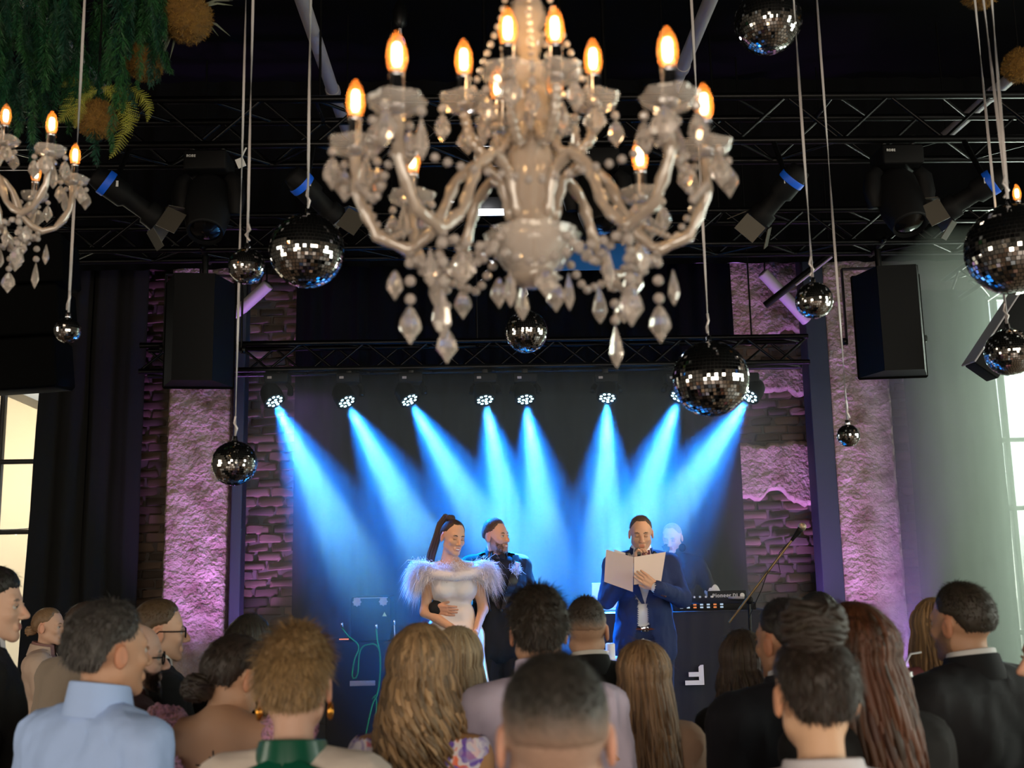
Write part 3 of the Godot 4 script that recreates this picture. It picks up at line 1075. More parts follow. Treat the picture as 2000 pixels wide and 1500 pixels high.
	cable("green_cable", "green cable hanging in loops from the socket panel of the rack", [at(668, 1225, 7.9), at(678, 1240, 7.9), at(700, 1262, 7.92), at(692, 1290, 7.9), at(688, 1322, 7.9), at(698, 1318, 7.9), at(704, 1270, 7.92), at(724, 1258, 7.9), at(736, 1262, 7.9), at(742, 1280, 7.9), at(740, 1345, 7.9), at(727, 1365, 7.88), at(735, 1372, 7.88), Vector3(at(730, 1400, 7.85).x, sy + 0.01, -7.85)], 0.006, gm)
	cable("green_cable", "green cable falling straight from the upper case of the rack to the stage", [at(735, 1228, 7.95), at(737, 1250, 7.9), at(743, 1290, 7.9), at(738, 1350, 7.88), at(725, 1385, 7.85), Vector3(at(705, 1420, 7.8).x, sy + 0.01, -7.8)], 0.006, gm)
	cable("white_cable", "thin white cable beside the rack and the bride's dress", [at(770, 1220, 7.9), at(772, 1270, 7.9), at(768, 1300, 7.9), at(762, 1330, 7.85), Vector3(at(768, 1400, 7.8).x, sy + 0.01, -7.75)], 0.005, M.white_plastic)
	# microphone on a boom stand
	var base := at(1462, 1230, 6.75)
	var ms := thing("microphone_stand", "microphone on a long slanting boom stand before the purple brick wall", "microphone stand", Vector3(base.x, sy, -6.75))
	var jt := at(1463, 1172, 6.75) - ms.position
	rod("pole", Vector3(0, 0.06, 0), jt, 0.011, M.black_metal, ms)
	for t in 3: rod("leg", Vector3(0, 0.12, 0), Vector3(cos(t * TAU / 3) * 0.3, 0.01, sin(t * TAU / 3) * 0.3), 0.01, M.black_metal, ms)
	var b0 := at(1424, 1216, 6.72) - ms.position
	var b1 := at(1546, 1056, 6.6) - ms.position
	rod("boom", b0, b1, 0.008, mat("brass_tube", Color(0.5, 0.42, 0.3), 0.3, 0.8), ms)
	mb = MB.new()
	mb.ball(jt, Vector3.ONE * 0.028, 10, 8)
	obj("joint", mb, M.black_paint, ms)
	var md := (b1 - b0).normalized()
	var mx := Transform3D(basis_to(md), b1)
	mb = MB.new()
	mb.lathe([Vector2(0.001, 0.0), Vector2(0.011, 0.0), Vector2(0.012, 0.03), Vector2(0.018, 0.08), Vector2(0.022, 0.1), Vector2(0.001, 0.1)], 14, mx)
	obj("microphone_body", mb, M.black_paint, ms)
	mb = MB.new()
	mb.ball(mx * Vector3(0, 0.115, 0), Vector3.ONE * 0.027, 14, 10)
	obj("microphone_grille", mb, mat("mic_mesh", Color(0.55, 0.5, 0.42), 0.35, 0.6), ms)
	mb = MB.new()
	var cp := []
	for p in [[1540, 1060], [1522, 1080], [1520, 1098], [1524, 1118], [1508, 1116], [1500, 1115], [1488, 1150], [1470, 1190], [1462, 1210]]: cp.append(at(p[0], p[1], 6.63) - ms.position)
	mb.tube(cp, [0.003], 5)
	obj("lead", mb, M.black_paint, ms)


# ---------------------------------------------------------------- stage lamps
# a moving-head wash lamp under the stage truss: base, yoke, head with twelve lenses
func moving_wash(px: float, py: float, aim: Vector3, label: String) -> void:
	var face := at(px, py, 8.15)
	var top := at(px, 728.0, 8.2)
	var o := thing("stage_wash_lamp", label, "stage light", Vector3(face.x, top.y, -8.22), 0.0, "blue moving heads on the stage truss")
	var dir := (aim - face).normalized()
	var lf := face - o.position
	var mb := MB.new()
	mb.box(Vector3(0, -0.05, 0), Vector3(0.2, 0.085, 0.17), Basis(), 0.012)
	var base := obj("base", mb, M.black_paint, o)
	mb = MB.new()
	mb.box(Vector3(-0.05, -0.05, 0.086), Vector3(0.035, 0.02, 0.004))
	obj("display", mb, M.pipe_metal, base)
	mb = MB.new()
	mb.box(Vector3(0, 0.01, 0), Vector3(0.05, 0.06, 0.05), Basis(), 0.006)
	obj("clamp", mb, M.black_metal, o)
	var ctr := lf - dir * 0.09
	for s in [-1.0, 1.0]:
		mb = MB.new()
		mb.tube([Vector3(s * 0.085, -0.1, 0), Vector3(s * 0.11, -0.13, 0.01), Vector3(s * 0.112, ctr.y, ctr.z)], [0.022, 0.022, 0.026], 8)
		obj("yoke_arm", mb, M.black_paint, o)
	mb = MB.new()
	var xf := Transform3D(basis_to(dir), ctr)
	mb.lathe([Vector2(0.001, -0.1), Vector2(0.05, -0.1), Vector2(0.078, -0.06), Vector2(0.09, 0.0), Vector2(0.088, 0.075), Vector2(0.078, 0.062), Vector2(0.074, 0.064), Vector2(0.001, 0.076)], 20, xf)
	var head := obj("head", mb, M.black_paint, o)
	var pts := [Vector2(0.014, 0), Vector2(-0.007, 0.0125), Vector2(-0.007, -0.0125)]
	for k in 9: pts.append(Vector2.from_angle(TAU * k / 9.0 + 0.2) * 0.041)
	for p: Vector2 in pts:
		mb = MB.new()
		mb.lathe([Vector2(0.0135, 0.0), Vector2(0.0005, 0.008)], 7)
		var l := obj("led_lens", mb, glow("led_lens", Color(0.75, 0.95, 1.0), 6.0), head)
		l.transform = Transform3D(xf.basis, xf * Vector3(p.x * 1.35, 0.078 - p.length() * 0.15, p.y * 1.35))
	spot(face + dir * 0.012, face + dir, BEAM_IN, BEAM_IN_E, Color(0.52, 0.87, 1.0), 0.025, 0.7)
	spot(face + dir * 0.012, face + dir, BEAM_OUT, BEAM_OUT_E, Color(0.0, 0.52, 1.0), 0.025, 1.0)

const BEAM_IN := 9.0
const BEAM_IN_E := 125.0
const BEAM_OUT := 19.0
const BEAM_OUT_E := 85.0


func build_lights() -> void:
	var xs := [538, 679, 802, 948, 1027, 1186, 1325, 1462]
	var ys := [787, 788, 785, 785, 784, 781, 778, 777]
	var ends := [[690, 1100], [840, 1090], [985, 1100], [1010, 1100], [1075, 1100], [1180, 1100], [1215, 1100], [1270, 1060]]
	var nth := ["first", "second", "third", "fourth", "fifth", "sixth", "seventh", "eighth"]
	for k in 8:
		moving_wash(xs[k], ys[k], at(ends[k][0], ends[k][1], 7.5), "blue-beamed moving lamp under the stage truss, %s from the end above the equipment rack" % nth[k])
	# uplights at the foot of the piers
	for u in [[-2.6, -8.55, -2.58, "the pier behind the hanging loudspeaker and dark brick strip", 0.0], [-2.12, -9.0, -2.12, "the rough brick between steel post and backdrop", 0.35], [2.75, -8.95, 2.8, "the wavy plaster patches beside the steel column", 0.35], [3.4, -8.5, 3.45, "the plastered pier next to the grey curtain", 0.0]]:
		var o := thing("uplight", "small floor uplight washing %s purple" % u[3], "stage light", Vector3(u[0], u[4], u[1]), 0.0, "purple uplights at the foot of the wall")
		var mb := MB.new()
		mb.lathe([Vector2(0.001, 0.0), Vector2(0.07, 0.0), Vector2(0.075, 0.03), Vector2(0.075, 0.16), Vector2(0.066, 0.17), Vector2(0.06, 0.15), Vector2(0.001, 0.15)], 18)
		obj("housing", mb, M.black_paint, o)
		mb = MB.new()
		mb.lathe([Vector2(0.001, 0.158), Vector2(0.058, 0.156)], 8)
		obj("lens", mb, glow("purple_lens", Color(0.8, 0.5, 1.0), 3.0), o)
		spot(Vector3(u[0], u[4] + 0.19, u[1]), Vector3(u[2], 3.6, u[1] - 0.55), 26.0, UP_E, Color(0.82, 0.55, 1.0), 0.06, 0.9)
	# warm front spots in the front truss, on the couple and the speaker
	for q in [[310, 430], [657, 427], [1480, 430], [1848, 411]]:
		var p := at(q[0], q[1], 5.82)
		spot(p, Vector3(clampf(p.x, -0.6, 1.3), 1.4, -6.95), 34.0, FRONT_E, Color(1.0, 0.8, 0.62), 0.06, 0.9)

const UP_E := 11.0
const FRONT_E := 2.5


# every corner gets its own vertices, so that facets stay flat
func faceted(mb: MB) -> MB:
	var o := MB.new()
	for i in mb.ix:
		o.v.append(mb.v[i])
		o.c.append(mb.c[i])
		o.ix.append(o.v.size() - 1)
	return o


func glass(key: String, tint: Color, solid: float, rough: float) -> StandardMaterial3D:
	var m := mat(key, Color(tint.r, tint.g, tint.b, solid), rough)
	m.transparency = BaseMaterial3D.TRANSPARENCY_ALPHA
	m.refraction_enabled = true
	m.refraction_scale = 0.05
	return m


# ---------------------------------------------------------------- crystal chandeliers
var drop_mesh: ArrayMesh
var long_drop_mesh: ArrayMesh
var bead_mb: MB

func crystal(parent: Node3D, where: Vector3, turn: float, long := false, size := 1.0) -> void:
	if drop_mesh == null:
		var mb := MB.new()
		mb.lathe([Vector2(0.001, -0.062), Vector2(0.011, -0.05), Vector2(0.0235, -0.036), Vector2(0.02, -0.022), Vector2(0.009, -0.006), Vector2(0.001, 0.0)], 8, Transform3D(Basis.from_scale(Vector3(1, 1, 0.72)), Vector3.ZERO), 0.06, 4)
		drop_mesh = faceted(mb).mesh()
		mb = MB.new()
		mb.lathe([Vector2(0.001, -0.075), Vector2(0.009, -0.064), Vector2(0.0155, -0.05), Vector2(0.012, -0.03), Vector2(0.004, -0.008), Vector2(0.001, 0.0)], 6, Transform3D(Basis.from_scale(Vector3(1, 1, 0.7)), Vector3.ZERO))
		long_drop_mesh = faceted(mb).mesh()
	var o := show_mesh("crystal_drop", long_drop_mesh if long else drop_mesh, M.crystal, parent)
	o.transform = Transform3D(Basis(Vector3.UP, turn) * Basis.from_scale(Vector3.ONE * size), where)


func bead_string(parent: Node3D, pts: Array, step := 0.021, r := 0.0088) -> void:
	if bead_mb == null:
		bead_mb = MB.new()
		bead_mb.ball(Vector3.ZERO, Vector3.ONE, 8, 5)
		bead_mb = faceted(bead_mb)
	var c := Curve3D.new()
	for i in pts.size():
		var t: Vector3 = (pts[mini(i + 1, pts.size() - 1)] - pts[maxi(i - 1, 0)]) * 0.22
		c.add_point(pts[i], -t, t)
	var mb := MB.new()
	var n := maxi(2, int(c.get_baked_length() / step))
	for i in n + 1:
		mb.join(bead_mb, Transform3D(Basis.from_scale(Vector3.ONE * r), c.sample_baked(c.get_baked_length() * i / n)))
	obj("bead_string", mb, M.crystal_bead, parent)


# the whole fitting is described by (radius, height) round its stem; o is the point on the stem at arm height
func chandelier(o: Vector3, turn: float, label: String, lit: Array, size := 1.0, cheap := false, droop := true) -> void:
	var t := thing("chandelier", label, "chandelier", o, turn, "crystal chandeliers")
	var top := (6.2 - o.y) / size
	t.scale = Vector3.ONE * size
	var seg := 12 if cheap else 24
	var mb := MB.new()
	mb.lathe([Vector2(0.001, -0.11), Vector2(0.03, -0.105), Vector2(0.052, -0.09), Vector2(0.03, -0.083), Vector2(0.045, -0.065), Vector2(0.064, -0.035), Vector2(0.068, -0.01), Vector2(0.045, -0.002), Vector2(0.04, 0.04), Vector2(0.05, 0.09), Vector2(0.044, 0.15), Vector2(0.03, 0.185), Vector2(0.04, 0.215), Vector2(0.042, 0.25), Vector2(0.03, 0.3), Vector2(0.034, 0.32), Vector2(0.02, 0.345), Vector2(0.024, 0.37), Vector2(0.032, 0.385), Vector2(0.022, 0.4), Vector2(0.036, 0.425), Vector2(0.033, 0.45), Vector2(0.018, 0.485), Vector2(0.02, 0.52), Vector2(0.024, 0.55), Vector2(0.012, 0.6), Vector2(0.001, 0.6)], seg, Transform3D(), 0.07, 8)
	obj("stem", mb, M.crystal_body, t)
	mb = MB.new()
	mb.tube([Vector3(0, 0.59, 0), Vector3(0, top, 0)], [0.006], 6)
	obj("suspension_rod", mb, M.chrome, t)
	mb = MB.new()
	mb.lathe([Vector2(0.018, -0.095), Vector2(0.05, -0.075), Vector2(0.078, -0.035), Vector2(0.088, -0.005), Vector2(0.084, -0.003), Vector2(0.07, -0.033), Vector2(0.045, -0.065), Vector2(0.018, -0.085)], seg, Transform3D(), 0.05, 10)
	obj("bowl", mb, M.crystal_shell, t)
	# arms: [angle, tier, lit]
	var low_pts := []
	for a in lit:
		var ang: float = a[0]
		var lower: bool = a[1] == 0
		var dir := Vector3(sin(ang), 0, cos(ang))
		var P := func(r: float, y: float) -> Vector3: return dir * r + Vector3(0, y, 0)
		var ctrl: Array
		var cup_r: float
		var cup_y: float
		if lower:
			cup_r = 0.33; cup_y = 0.135
			ctrl = [P.call(0.04, 0.02), P.call(0.058, 0.1), P.call(0.1, 0.13), P.call(0.145, 0.09), P.call(0.18, 0.0), P.call(0.23, -0.048), P.call(0.29, -0.022), P.call(0.325, 0.05), P.call(0.33, 0.125)]
		else:
			cup_r = 0.125; cup_y = 0.245
			ctrl = [P.call(0.03, 0.2), P.call(0.055, 0.16), P.call(0.085, 0.15), P.call(0.115, 0.18), P.call(0.125, 0.235)]
		var c := Curve3D.new()
		for i in ctrl.size():
			var tg: Vector3 = (ctrl[mini(i + 1, ctrl.size() - 1)] - ctrl[maxi(i - 1, 0)]) * 0.17
			c.add_point(ctrl[i], -tg, tg)
		var path := []
		var n := 14 if cheap else 30
		for i in n + 1: path.append(c.sample_baked(c.get_baked_length() * i / n))
		var rr := []
		for i in n + 1: rr.append((0.0108 if lower else 0.0098) * (1.0 + 0.24 * sin(i * 2.4)))
		mb = MB.new()
		mb.tube(path, rr, 8)
		obj("arm", mb, M.crystal_body, t)
		var cx := Transform3D(Basis(Vector3.UP, ang), P.call(cup_r, cup_y))
		mb = MB.new()
		mb.lathe([Vector2(0.008, -0.012), Vector2(0.022, -0.006), Vector2(0.042, 0.004), Vector2(0.049, 0.02), Vector2(0.047, 0.021), Vector2(0.038, 0.009), Vector2(0.018, 0.002), Vector2(0.001, 0.0)], 10 if cheap else 20, cx, 0.09, 6)
		obj("drip_cup", mb, M.crystal_shell, t)
		mb = MB.new()
		mb.lathe([Vector2(0.001, 0.0), Vector2(0.0125, 0.0), Vector2(0.015, 0.01), Vector2(0.0125, 0.016), Vector2(0.0125, 0.06), Vector2(0.014, 0.062), Vector2(0.014, 0.066), Vector2(0.001, 0.066)], 10 if cheap else 16, cx)
		obj("candle_socket", mb, M.chrome, t)
		mb = MB.new()
		mb.lathe([Vector2(0.011, 0.066), Vector2(0.0155, 0.08), Vector2(0.0175, 0.095), Vector2(0.016, 0.112), Vector2(0.0105, 0.13), Vector2(0.004, 0.141), Vector2(0.001, 0.144)], 12 if cheap else 18, cx)
		var bulb := obj("bulb", mb, M.amber_glass, t)
		mb = MB.new()
		mb.lathe([Vector2(0.0055, 0.082), Vector2(0.008, 0.09), Vector2(0.008, 0.112), Vector2(0.0055, 0.12)], 6, cx)
		obj("filament", mb, M.filament_glow, bulb)
		if a[2]:
			var l := OmniLight3D.new()
			l.name = "bulb_light"
			l.light_energy = BULB_E * size * size
			l.light_color = Color(1.0, 0.76, 0.42)
			l.light_size = 0.012
			l.omni_range = 20.0
			l.omni_attenuation = 2.0
			l.shadow_enabled = true
			t.add_child(l, true)
			l.position = cx * Vector3(0, 0.1, 0)
		# drops round the cup
		for k in (4 if lower else 3):
			var b: float = TAU * k / (4.0 if lower else 3.0) + 0.4
			var rim := cx * Vector3(sin(b) * 0.045, 0.004, cos(b) * 0.045)
			var bd := MB.new()
			bd.ball(rim + Vector3(0, -0.012, 0), Vector3.ONE * 0.0085, 8, 6)
			obj("bead", faceted(bd), M.crystal_bead, t)
			crystal(t, rim + Vector3(0, -0.022, 0), ang + b, k == 1, 1.0 if lower else 0.9)
		if lower:
			low_pts.append([ang, P.call(0.23, -0.058), P.call(0.33, 0.11), P.call(0.12, 0.11)])
	# strings of beads between the arms, and the long drops below
	low_pts.sort_custom(func(p, q): return p[0] < q[0])
	for i in low_pts.size():
		var p: Array = low_pts[i]
		var q: Array = low_pts[(i + 1) % low_pts.size()]
		var gap := fposmod(q[0] - p[0], TAU)
		if gap < 1.6:
			var mid: Vector3 = (p[1] + q[1]) * 0.45 + Vector3(0, -0.05, 0)
			bead_string(t, [p[1], mid, q[1]])
			mid = (p[2] + q[2]) * 0.5 + Vector3(0, -0.1, 0)
			if not cheap: bead_string(t, [p[2] + Vector3(0, -0.03, 0), mid, q[2] + Vector3(0, -0.03, 0)], 0.022, 0.0075)
		bead_string(t, [p[1] * 0.32 + Vector3(0, 0.005, 0), p[1] * 0.62 + Vector3(0, -0.055, 0), p[1] + Vector3(0, 0.005, 0)])
		if droop:
			bead_string(t, [p[1] + Vector3(0, -0.012, 0), p[1] + Vector3(0, -0.08, 0)], 0.024, 0.0105)
			crystal(t, p[1] + Vector3(0, -0.092, 0), p[0], i % 3 == 2, 1.15)
			crystal(t, p[1] * 0.8 + Vector3(0, -0.03, 0), p[0] + 0.7, i % 2 == 1, 1.0)
			crystal(t, p[1] * 1.12 + Vector3(0, -0.02, 0), p[0] + 0.3, i % 2 == 0, 0.9)
	for k in 6:
		var b := TAU * k / 6.0 + 0.3
		crystal(t, Vector3(sin(b) * 0.066, -0.085, cos(b) * 0.066), b, k % 2 == 1, 0.95)
	if droop:
		for k in 5:
			var b := TAU * k / 5.0
			bead_string(t, [Vector3(sin(b) * 0.02, 0.58, cos(b) * 0.02), Vector3(sin(b) * 0.055, 0.42, cos(b) * 0.055), Vector3(sin(b) * 0.12, 0.25, cos(b) * 0.12)], 0.02, 0.0065)

const BULB_E := 0.012


func build_chandeliers() -> void:
	glass("crystal", Color(0.94, 0.9, 0.87), 0.25, 0.04)
	var sh := mat("crystal_shell", Color(0.93, 0.89, 0.86, 0.24), 0.05)
	sh.transparency = BaseMaterial3D.TRANSPARENCY_ALPHA
	var cb := mat("crystal_body", Color(0.66, 0.6, 0.55), 0.12)
	cb.clearcoat_enabled = true
	cb.clearcoat = 1.0
	cb.clearcoat_roughness = 0.05
	cb.metallic_specular = 0.8
	var bd := mat("crystal_bead", Color(0.7, 0.66, 0.64), 0.08)
	bd.metallic_specular = 0.9
	bd.clearcoat_enabled = true
	bd.clearcoat_roughness = 0.03
	var ag := mat("amber_glass", Color(0.9, 0.6, 0.28, 0.2), 0.04)
	ag.transparency = BaseMaterial3D.TRANSPARENCY_ALPHA
	ag.backlight_enabled = true
	ag.backlight = Color(0.6, 0.36, 0.16)
	glow("filament_glow", Color(1.0, 0.9, 0.72), 14.0)
	var arms := []
	for a in [42.0, -45.0, 84.0, -80.0, 132.0, -133.0]: arms.append([deg_to_rad(a), 0, true])
	for a in [20.0, -20.0, 90.0, -90.0, 152.0, -152.0]: arms.append([deg_to_rad(a), 1, absf(a) < 100.0])
	var o := at(1040, 452, 1.8)
	chandelier(o, 0.0, "large crystal chandelier with ten glowing candle bulbs hanging over the guests", arms)
	var arms2 := []
	for k in 8: arms2.append([deg_to_rad(45.0 * k + 12.0), 0, k in [1, 2, 0]])
	for k in 4: arms2.append([deg_to_rad(90.0 * k + 30.0), 1, false])
	chandelier(at(-82, 405, 3.05), 0.3, "crystal chandelier half out of the picture below the hanging greenery", arms2, 1.0, true)
	arms2 = []
	for k in 8: arms2.append([deg_to_rad(45.0 * k), 0, k == 6])
	chandelier(at(2143, 478, 4.1), 0.0, "crystal chandelier behind the largest mirror ball, one bulb showing", arms2, 1.0, true)


# ---------------------------------------------------------------- mirror balls
func mirror_ball(px: float, py: float, rp: float, r: float, label: String, twin := false) -> void:
	var d := r * F / rp
	var dir := cam_xf.basis * Vector3((px - 1000.0) / F, (750.0 - py) / F, -1.0)
	var o := cam_xf.origin + dir * d
	var t := thing("mirror_ball", label, "mirror ball", o, rng.randf() * TAU, "hanging mirror balls")
	var mb := MB.new()
	mb.ball(Vector3.ZERO, Vector3.ONE * r * 0.985, 32, 20)
	obj("core", mb, mat("ball_core", Color(0.03, 0.03, 0.03), 0.6), t)
	mb = MB.new()
	var tile := maxf(0.009, r * 0.096)
	var rows := int(PI * r / tile)
	for i in rows:
		var la := -PI / 2 + PI * (i + 0.5) / rows
		var n := maxi(3, int(TAU * r * cos(la) / tile))
		for k in n:
			var lo := TAU * k / n
			var nrm := Vector3(cos(la) * cos(lo), sin(la), cos(la) * sin(lo))
			var e := Vector3(-sin(lo), 0, cos(lo))
			var f := nrm.cross(e)
			var ja := rng.randf_range(-0.055, 0.055)
			var jb := rng.randf_range(-0.055, 0.055)
			var h := tile * 0.43
			var wd := minf(h, PI * r * cos(la) / n * 0.88)
			var m := nrm * (r + 0.0005)
			var e2 := (e + nrm * ja) * wd
			var f2 := (f + nrm * jb) * h
			mb.face(m + e2 + f2, m - e2 + f2, m - e2 - f2, m + e2 - f2)
	obj("mirror_tiles", mb, M.mirror, t).set_meta("kind", "stuff")
	mb = MB.new()
	mb.lathe([Vector2(r * 0.16, r * 0.98), Vector2(r * 0.15, r * 1.02), Vector2(0.012, r * 1.03), Vector2(0.01, r * 1.03 + 0.02), Vector2(0.001, r * 1.03 + 0.02)], 14)
	obj("cap", mb, M.chrome, t)
	for s in ([-1.0, 1.0] if twin else [0.0]):
		mb = MB.new()
		var path := []
		var top := 6.2 - o.y
		for i in 25:
			var u := i / 24.0
			path.append(Vector3(s * 0.055 * u, lerpf(r * 1.03, top, u), 0))
		# a flat ribbon, twisted as it hangs
		var rws := []
		for i in path.size():
			var a := i * 0.5 + px
			var w := Vector3(cos(a), 0, sin(a)) * 0.0055
			var tk := Vector3(-sin(a), 0, cos(a)) * 0.0015
			rws.append([path[i] - w - tk, path[i] + w - tk, path[i] + w + tk, path[i] - w + tk])
		mb.sheet(rws, true)
		obj("ribbon", mb, M.ribbon, t)
	mb = MB.new()
	mb.tube([Vector3(0.012, r * 1.03 + 0.03, 0), Vector3(-0.004, r * 1.03 + 0.055, 0.008), Vector3(0.008, r * 1.03 + 0.08, -0.006), Vector3(0, r * 1.03 + 0.11, 0)], [0.005], 6)
	obj("knot", mb, M.ribbon, t)


func build_mirror_balls() -> void:
	mat("mirror", Color(0.9, 0.9, 0.9), 0.035, 1.0)
	mirror_ball(1500, 42, 64, 0.15, "large mirror ball at the top beside the chandelier's highest right bulbs")
	mirror_ball(600, 490, 73, 0.15, "large mirror ball on twin ribbons above the black backdrop's corner", true)
	mirror_ball(482, 520, 35.5, 0.075, "small mirror ball close beside the large one on twin ribbons")
	mirror_ball(132, 645, 24.5, 0.05, "small mirror ball in front of the black loudspeaker cabinets by the cream window")
	mirror_ball(458, 905, 43.5, 0.1, "medium mirror ball hanging low before the purple pier and steel post")
	mirror_ball(1028, 648, 41.5, 0.1, "medium mirror ball between the lowest crystal drops of the chandelier")
	mirror_ball(1388, 740, 74, 0.15, "large mirror ball covering the seventh moving head of the stage truss")
	mirror_ball(1590, 587, 35.5, 0.075, "small mirror ball at the top of the dark steel column")
	mirror_ball(1978, 487, 88, 0.16, "largest mirror ball beside the single bulb of the half-hidden chandelier", true)
	mirror_ball(1972, 688, 46, 0.1, "medium mirror ball over the top of the white window")
	mirror_ball(1657, 851, 21.5, 0.05, "smallest mirror ball hanging low before the plastered pier by the window")


# ---------------------------------------------------------------- hanging greenery
func leafy(key: String, colour: Color) -> StandardMaterial3D:
	var m := mat(key, colour, 0.6)
	m.vertex_color_use_as_albedo = true
	m.backlight_enabled = true
	m.backlight = Color(0.25, 0.4, 0.15)
	return m


# a drooping plume of fine needles
func plume(len: float, wide: float, n: int, base: Color) -> ArrayMesh:
	var mb := MB.new()
	var path := []
	var bend := rng.randf_range(-0.25, 0.25)
	for i in 9:
		var u := i / 8.0
		path.append(Vector3(bend * u * u * len, -len * u, rng.randf_range(-0.01, 0.01)))
	mb.col = base * 0.5
	mb.tube(path, [0.003, 0.0008], 4)
	for i in n:
		var u := pow(rng.randf(), 0.8)
		var k := u * 8.0
		var p: Vector3 = path[int(minf(k, 7.0))].lerp(path[int(minf(k, 7.0)) + 1], k - int(minf(k, 7.0)))
		var a := rng.randf() * TAU
		var out := Vector3(cos(a), rng.randf_range(-1.3, -0.3), sin(a)).normalized()
		var l := wide * (0.35 + 0.65 * sin(PI * minf(1.0, u * 0.85 + 0.12))) * rng.randf_range(0.5, 1.0)
		var s := out.cross(Vector3(rng.randf(), rng.randf(), rng.randf())).normalized() * 0.0022
		var g := rng.randf_range(0.45, 1.5)
		mb.col = Color(base.r * g, base.g * g, base.b * g)
		var q := p + out * l + Vector3(0, -l * 0.35, 0)
		var m := p + out * l * 0.5
		var a0 := mb.vert(p)
		var a1 := mb.vert(m + s)
		var a2 := mb.vert(m - s)
		var a3 := mb.vert(q)
		mb.tri(a0, a1, a2)
		mb.tri(a1, a3, a2)
	return mb.mesh(true)


func moss_ball(o: Vector3, r: float, label: String) -> void:
	var t := thing("moss_ball", label, "moss ball", o, 0.0, "dried moss balls in the greenery")
	var mb := MB.new()
	mb.ball(Vector3.ZERO, Vector3.ONE, 36, 24)
	for i in mb.v.size():
		var p := mb.v[i]
		mb.v[i] = p * r * (0.93 + 0.14 * noise.get_noise_3dv(p * 2.2 + o) + 0.1 * noise.get_noise_3dv(p * 7.0 + o))
		var g := 0.75 + 0.5 * noise.get_noise_3dv(p * 9.0 + o)
		mb.c[i] = Color(0.16 * g, 0.08 * g, 0.013 * g)
	obj("moss", mb, M.moss, t, true)
	mb = MB.new()
	for i in 4200:
		var n := Vector3(rng.randfn(), rng.randfn(), rng.randfn()).normalized()
		var rr := r * (0.92 + 0.14 * noise.get_noise_3dv(n * 2.2 + o) + 0.1 * noise.get_noise_3dv(n * 7.0 + o))
		var p := n * rr
		var d := (n + Vector3(rng.randfn(), rng.randfn(), rng.randfn()) * 0.6).normalized() * rng.randf_range(0.006, 0.02)
		var s := d.cross(n + Vector3(0.1, 0.2, 0.3)).normalized() * 0.0013
		var g := rng.randf_range(0.5, 1.5)
		mb.col = Color(0.19 * g, 0.1 * g, 0.016 * g)
		mb.tri(mb.vert(p - s), mb.vert(p + s), mb.vert(p + d))
	var fib := obj("fibres", mb, M.moss, t, true)
	fib.set_meta("kind", "stuff")
	rod("wire", Vector3(0, r * 0.8, 0), Vector3(0, 6.2 - o.y, 0), 0.0025, M.black_metal, t)


func fern_frond(parent: Node3D, path: Array, wide: float) -> void:
	var mb := MB.new()
	mb.col = Color(0.12, 0.11, 0.02)
	var c := Curve3D.new()
	for i in path.size():
		var t: Vector3 = (path[mini(i + 1, path.size() - 1)] - path[maxi(i - 1, 0)]) * 0.2
		c.add_point(path[i], -t, t)
	var L := c.get_baked_length()
	var spine := []
	for i in 17: spine.append(c.sample_baked(L * i / 16.0))
	mb.tube(spine, [0.003, 0.001], 5)
	for i in range(1, 30):
		var u := i / 30.0
		var p := c.sample_baked(L * u)
		var t := (c.sample_baked(minf(L, L * u + 0.01)) - c.sample_baked(maxf(0.0, L * u - 0.01))).normalized()
		var side := t.cross(Vector3(0.1, 0.2, 1.0)).normalized()
		var w := wide * sin(PI * (0.12 + 0.86 * u)) * 1.05
		for s in [-1.0, 1.0]:
			var tip: Vector3 = p + side * s * w + t * w * 0.45 + Vector3(0, -0.15 * w, rng.randf_range(-0.2, 0.2) * w)
			var nrm: Vector3 = (tip - p).normalized().cross(Vector3(0.0, 0.1, 1.0)).normalized()
			var g := rng.randf_range(0.7, 1.3)
			mb.col = Color(0.24 * g, 0.25 * g, 0.03 * g)
			for j in 6:
				var q0 := p.lerp(tip, j / 6.0)
				var q1 := p.lerp(tip, (j + 1) / 6.0)
				var hw: float = L * 0.016 * (1.0 - j / 7.0)
				mb.face(q0 - nrm * 0.001, q0.lerp(q1, 0.5) - nrm * hw, q1 - nrm * 0.001, q0.lerp(q1, 0.5) + nrm * hw)
	obj("frond", mb, M.leaf, parent, true)


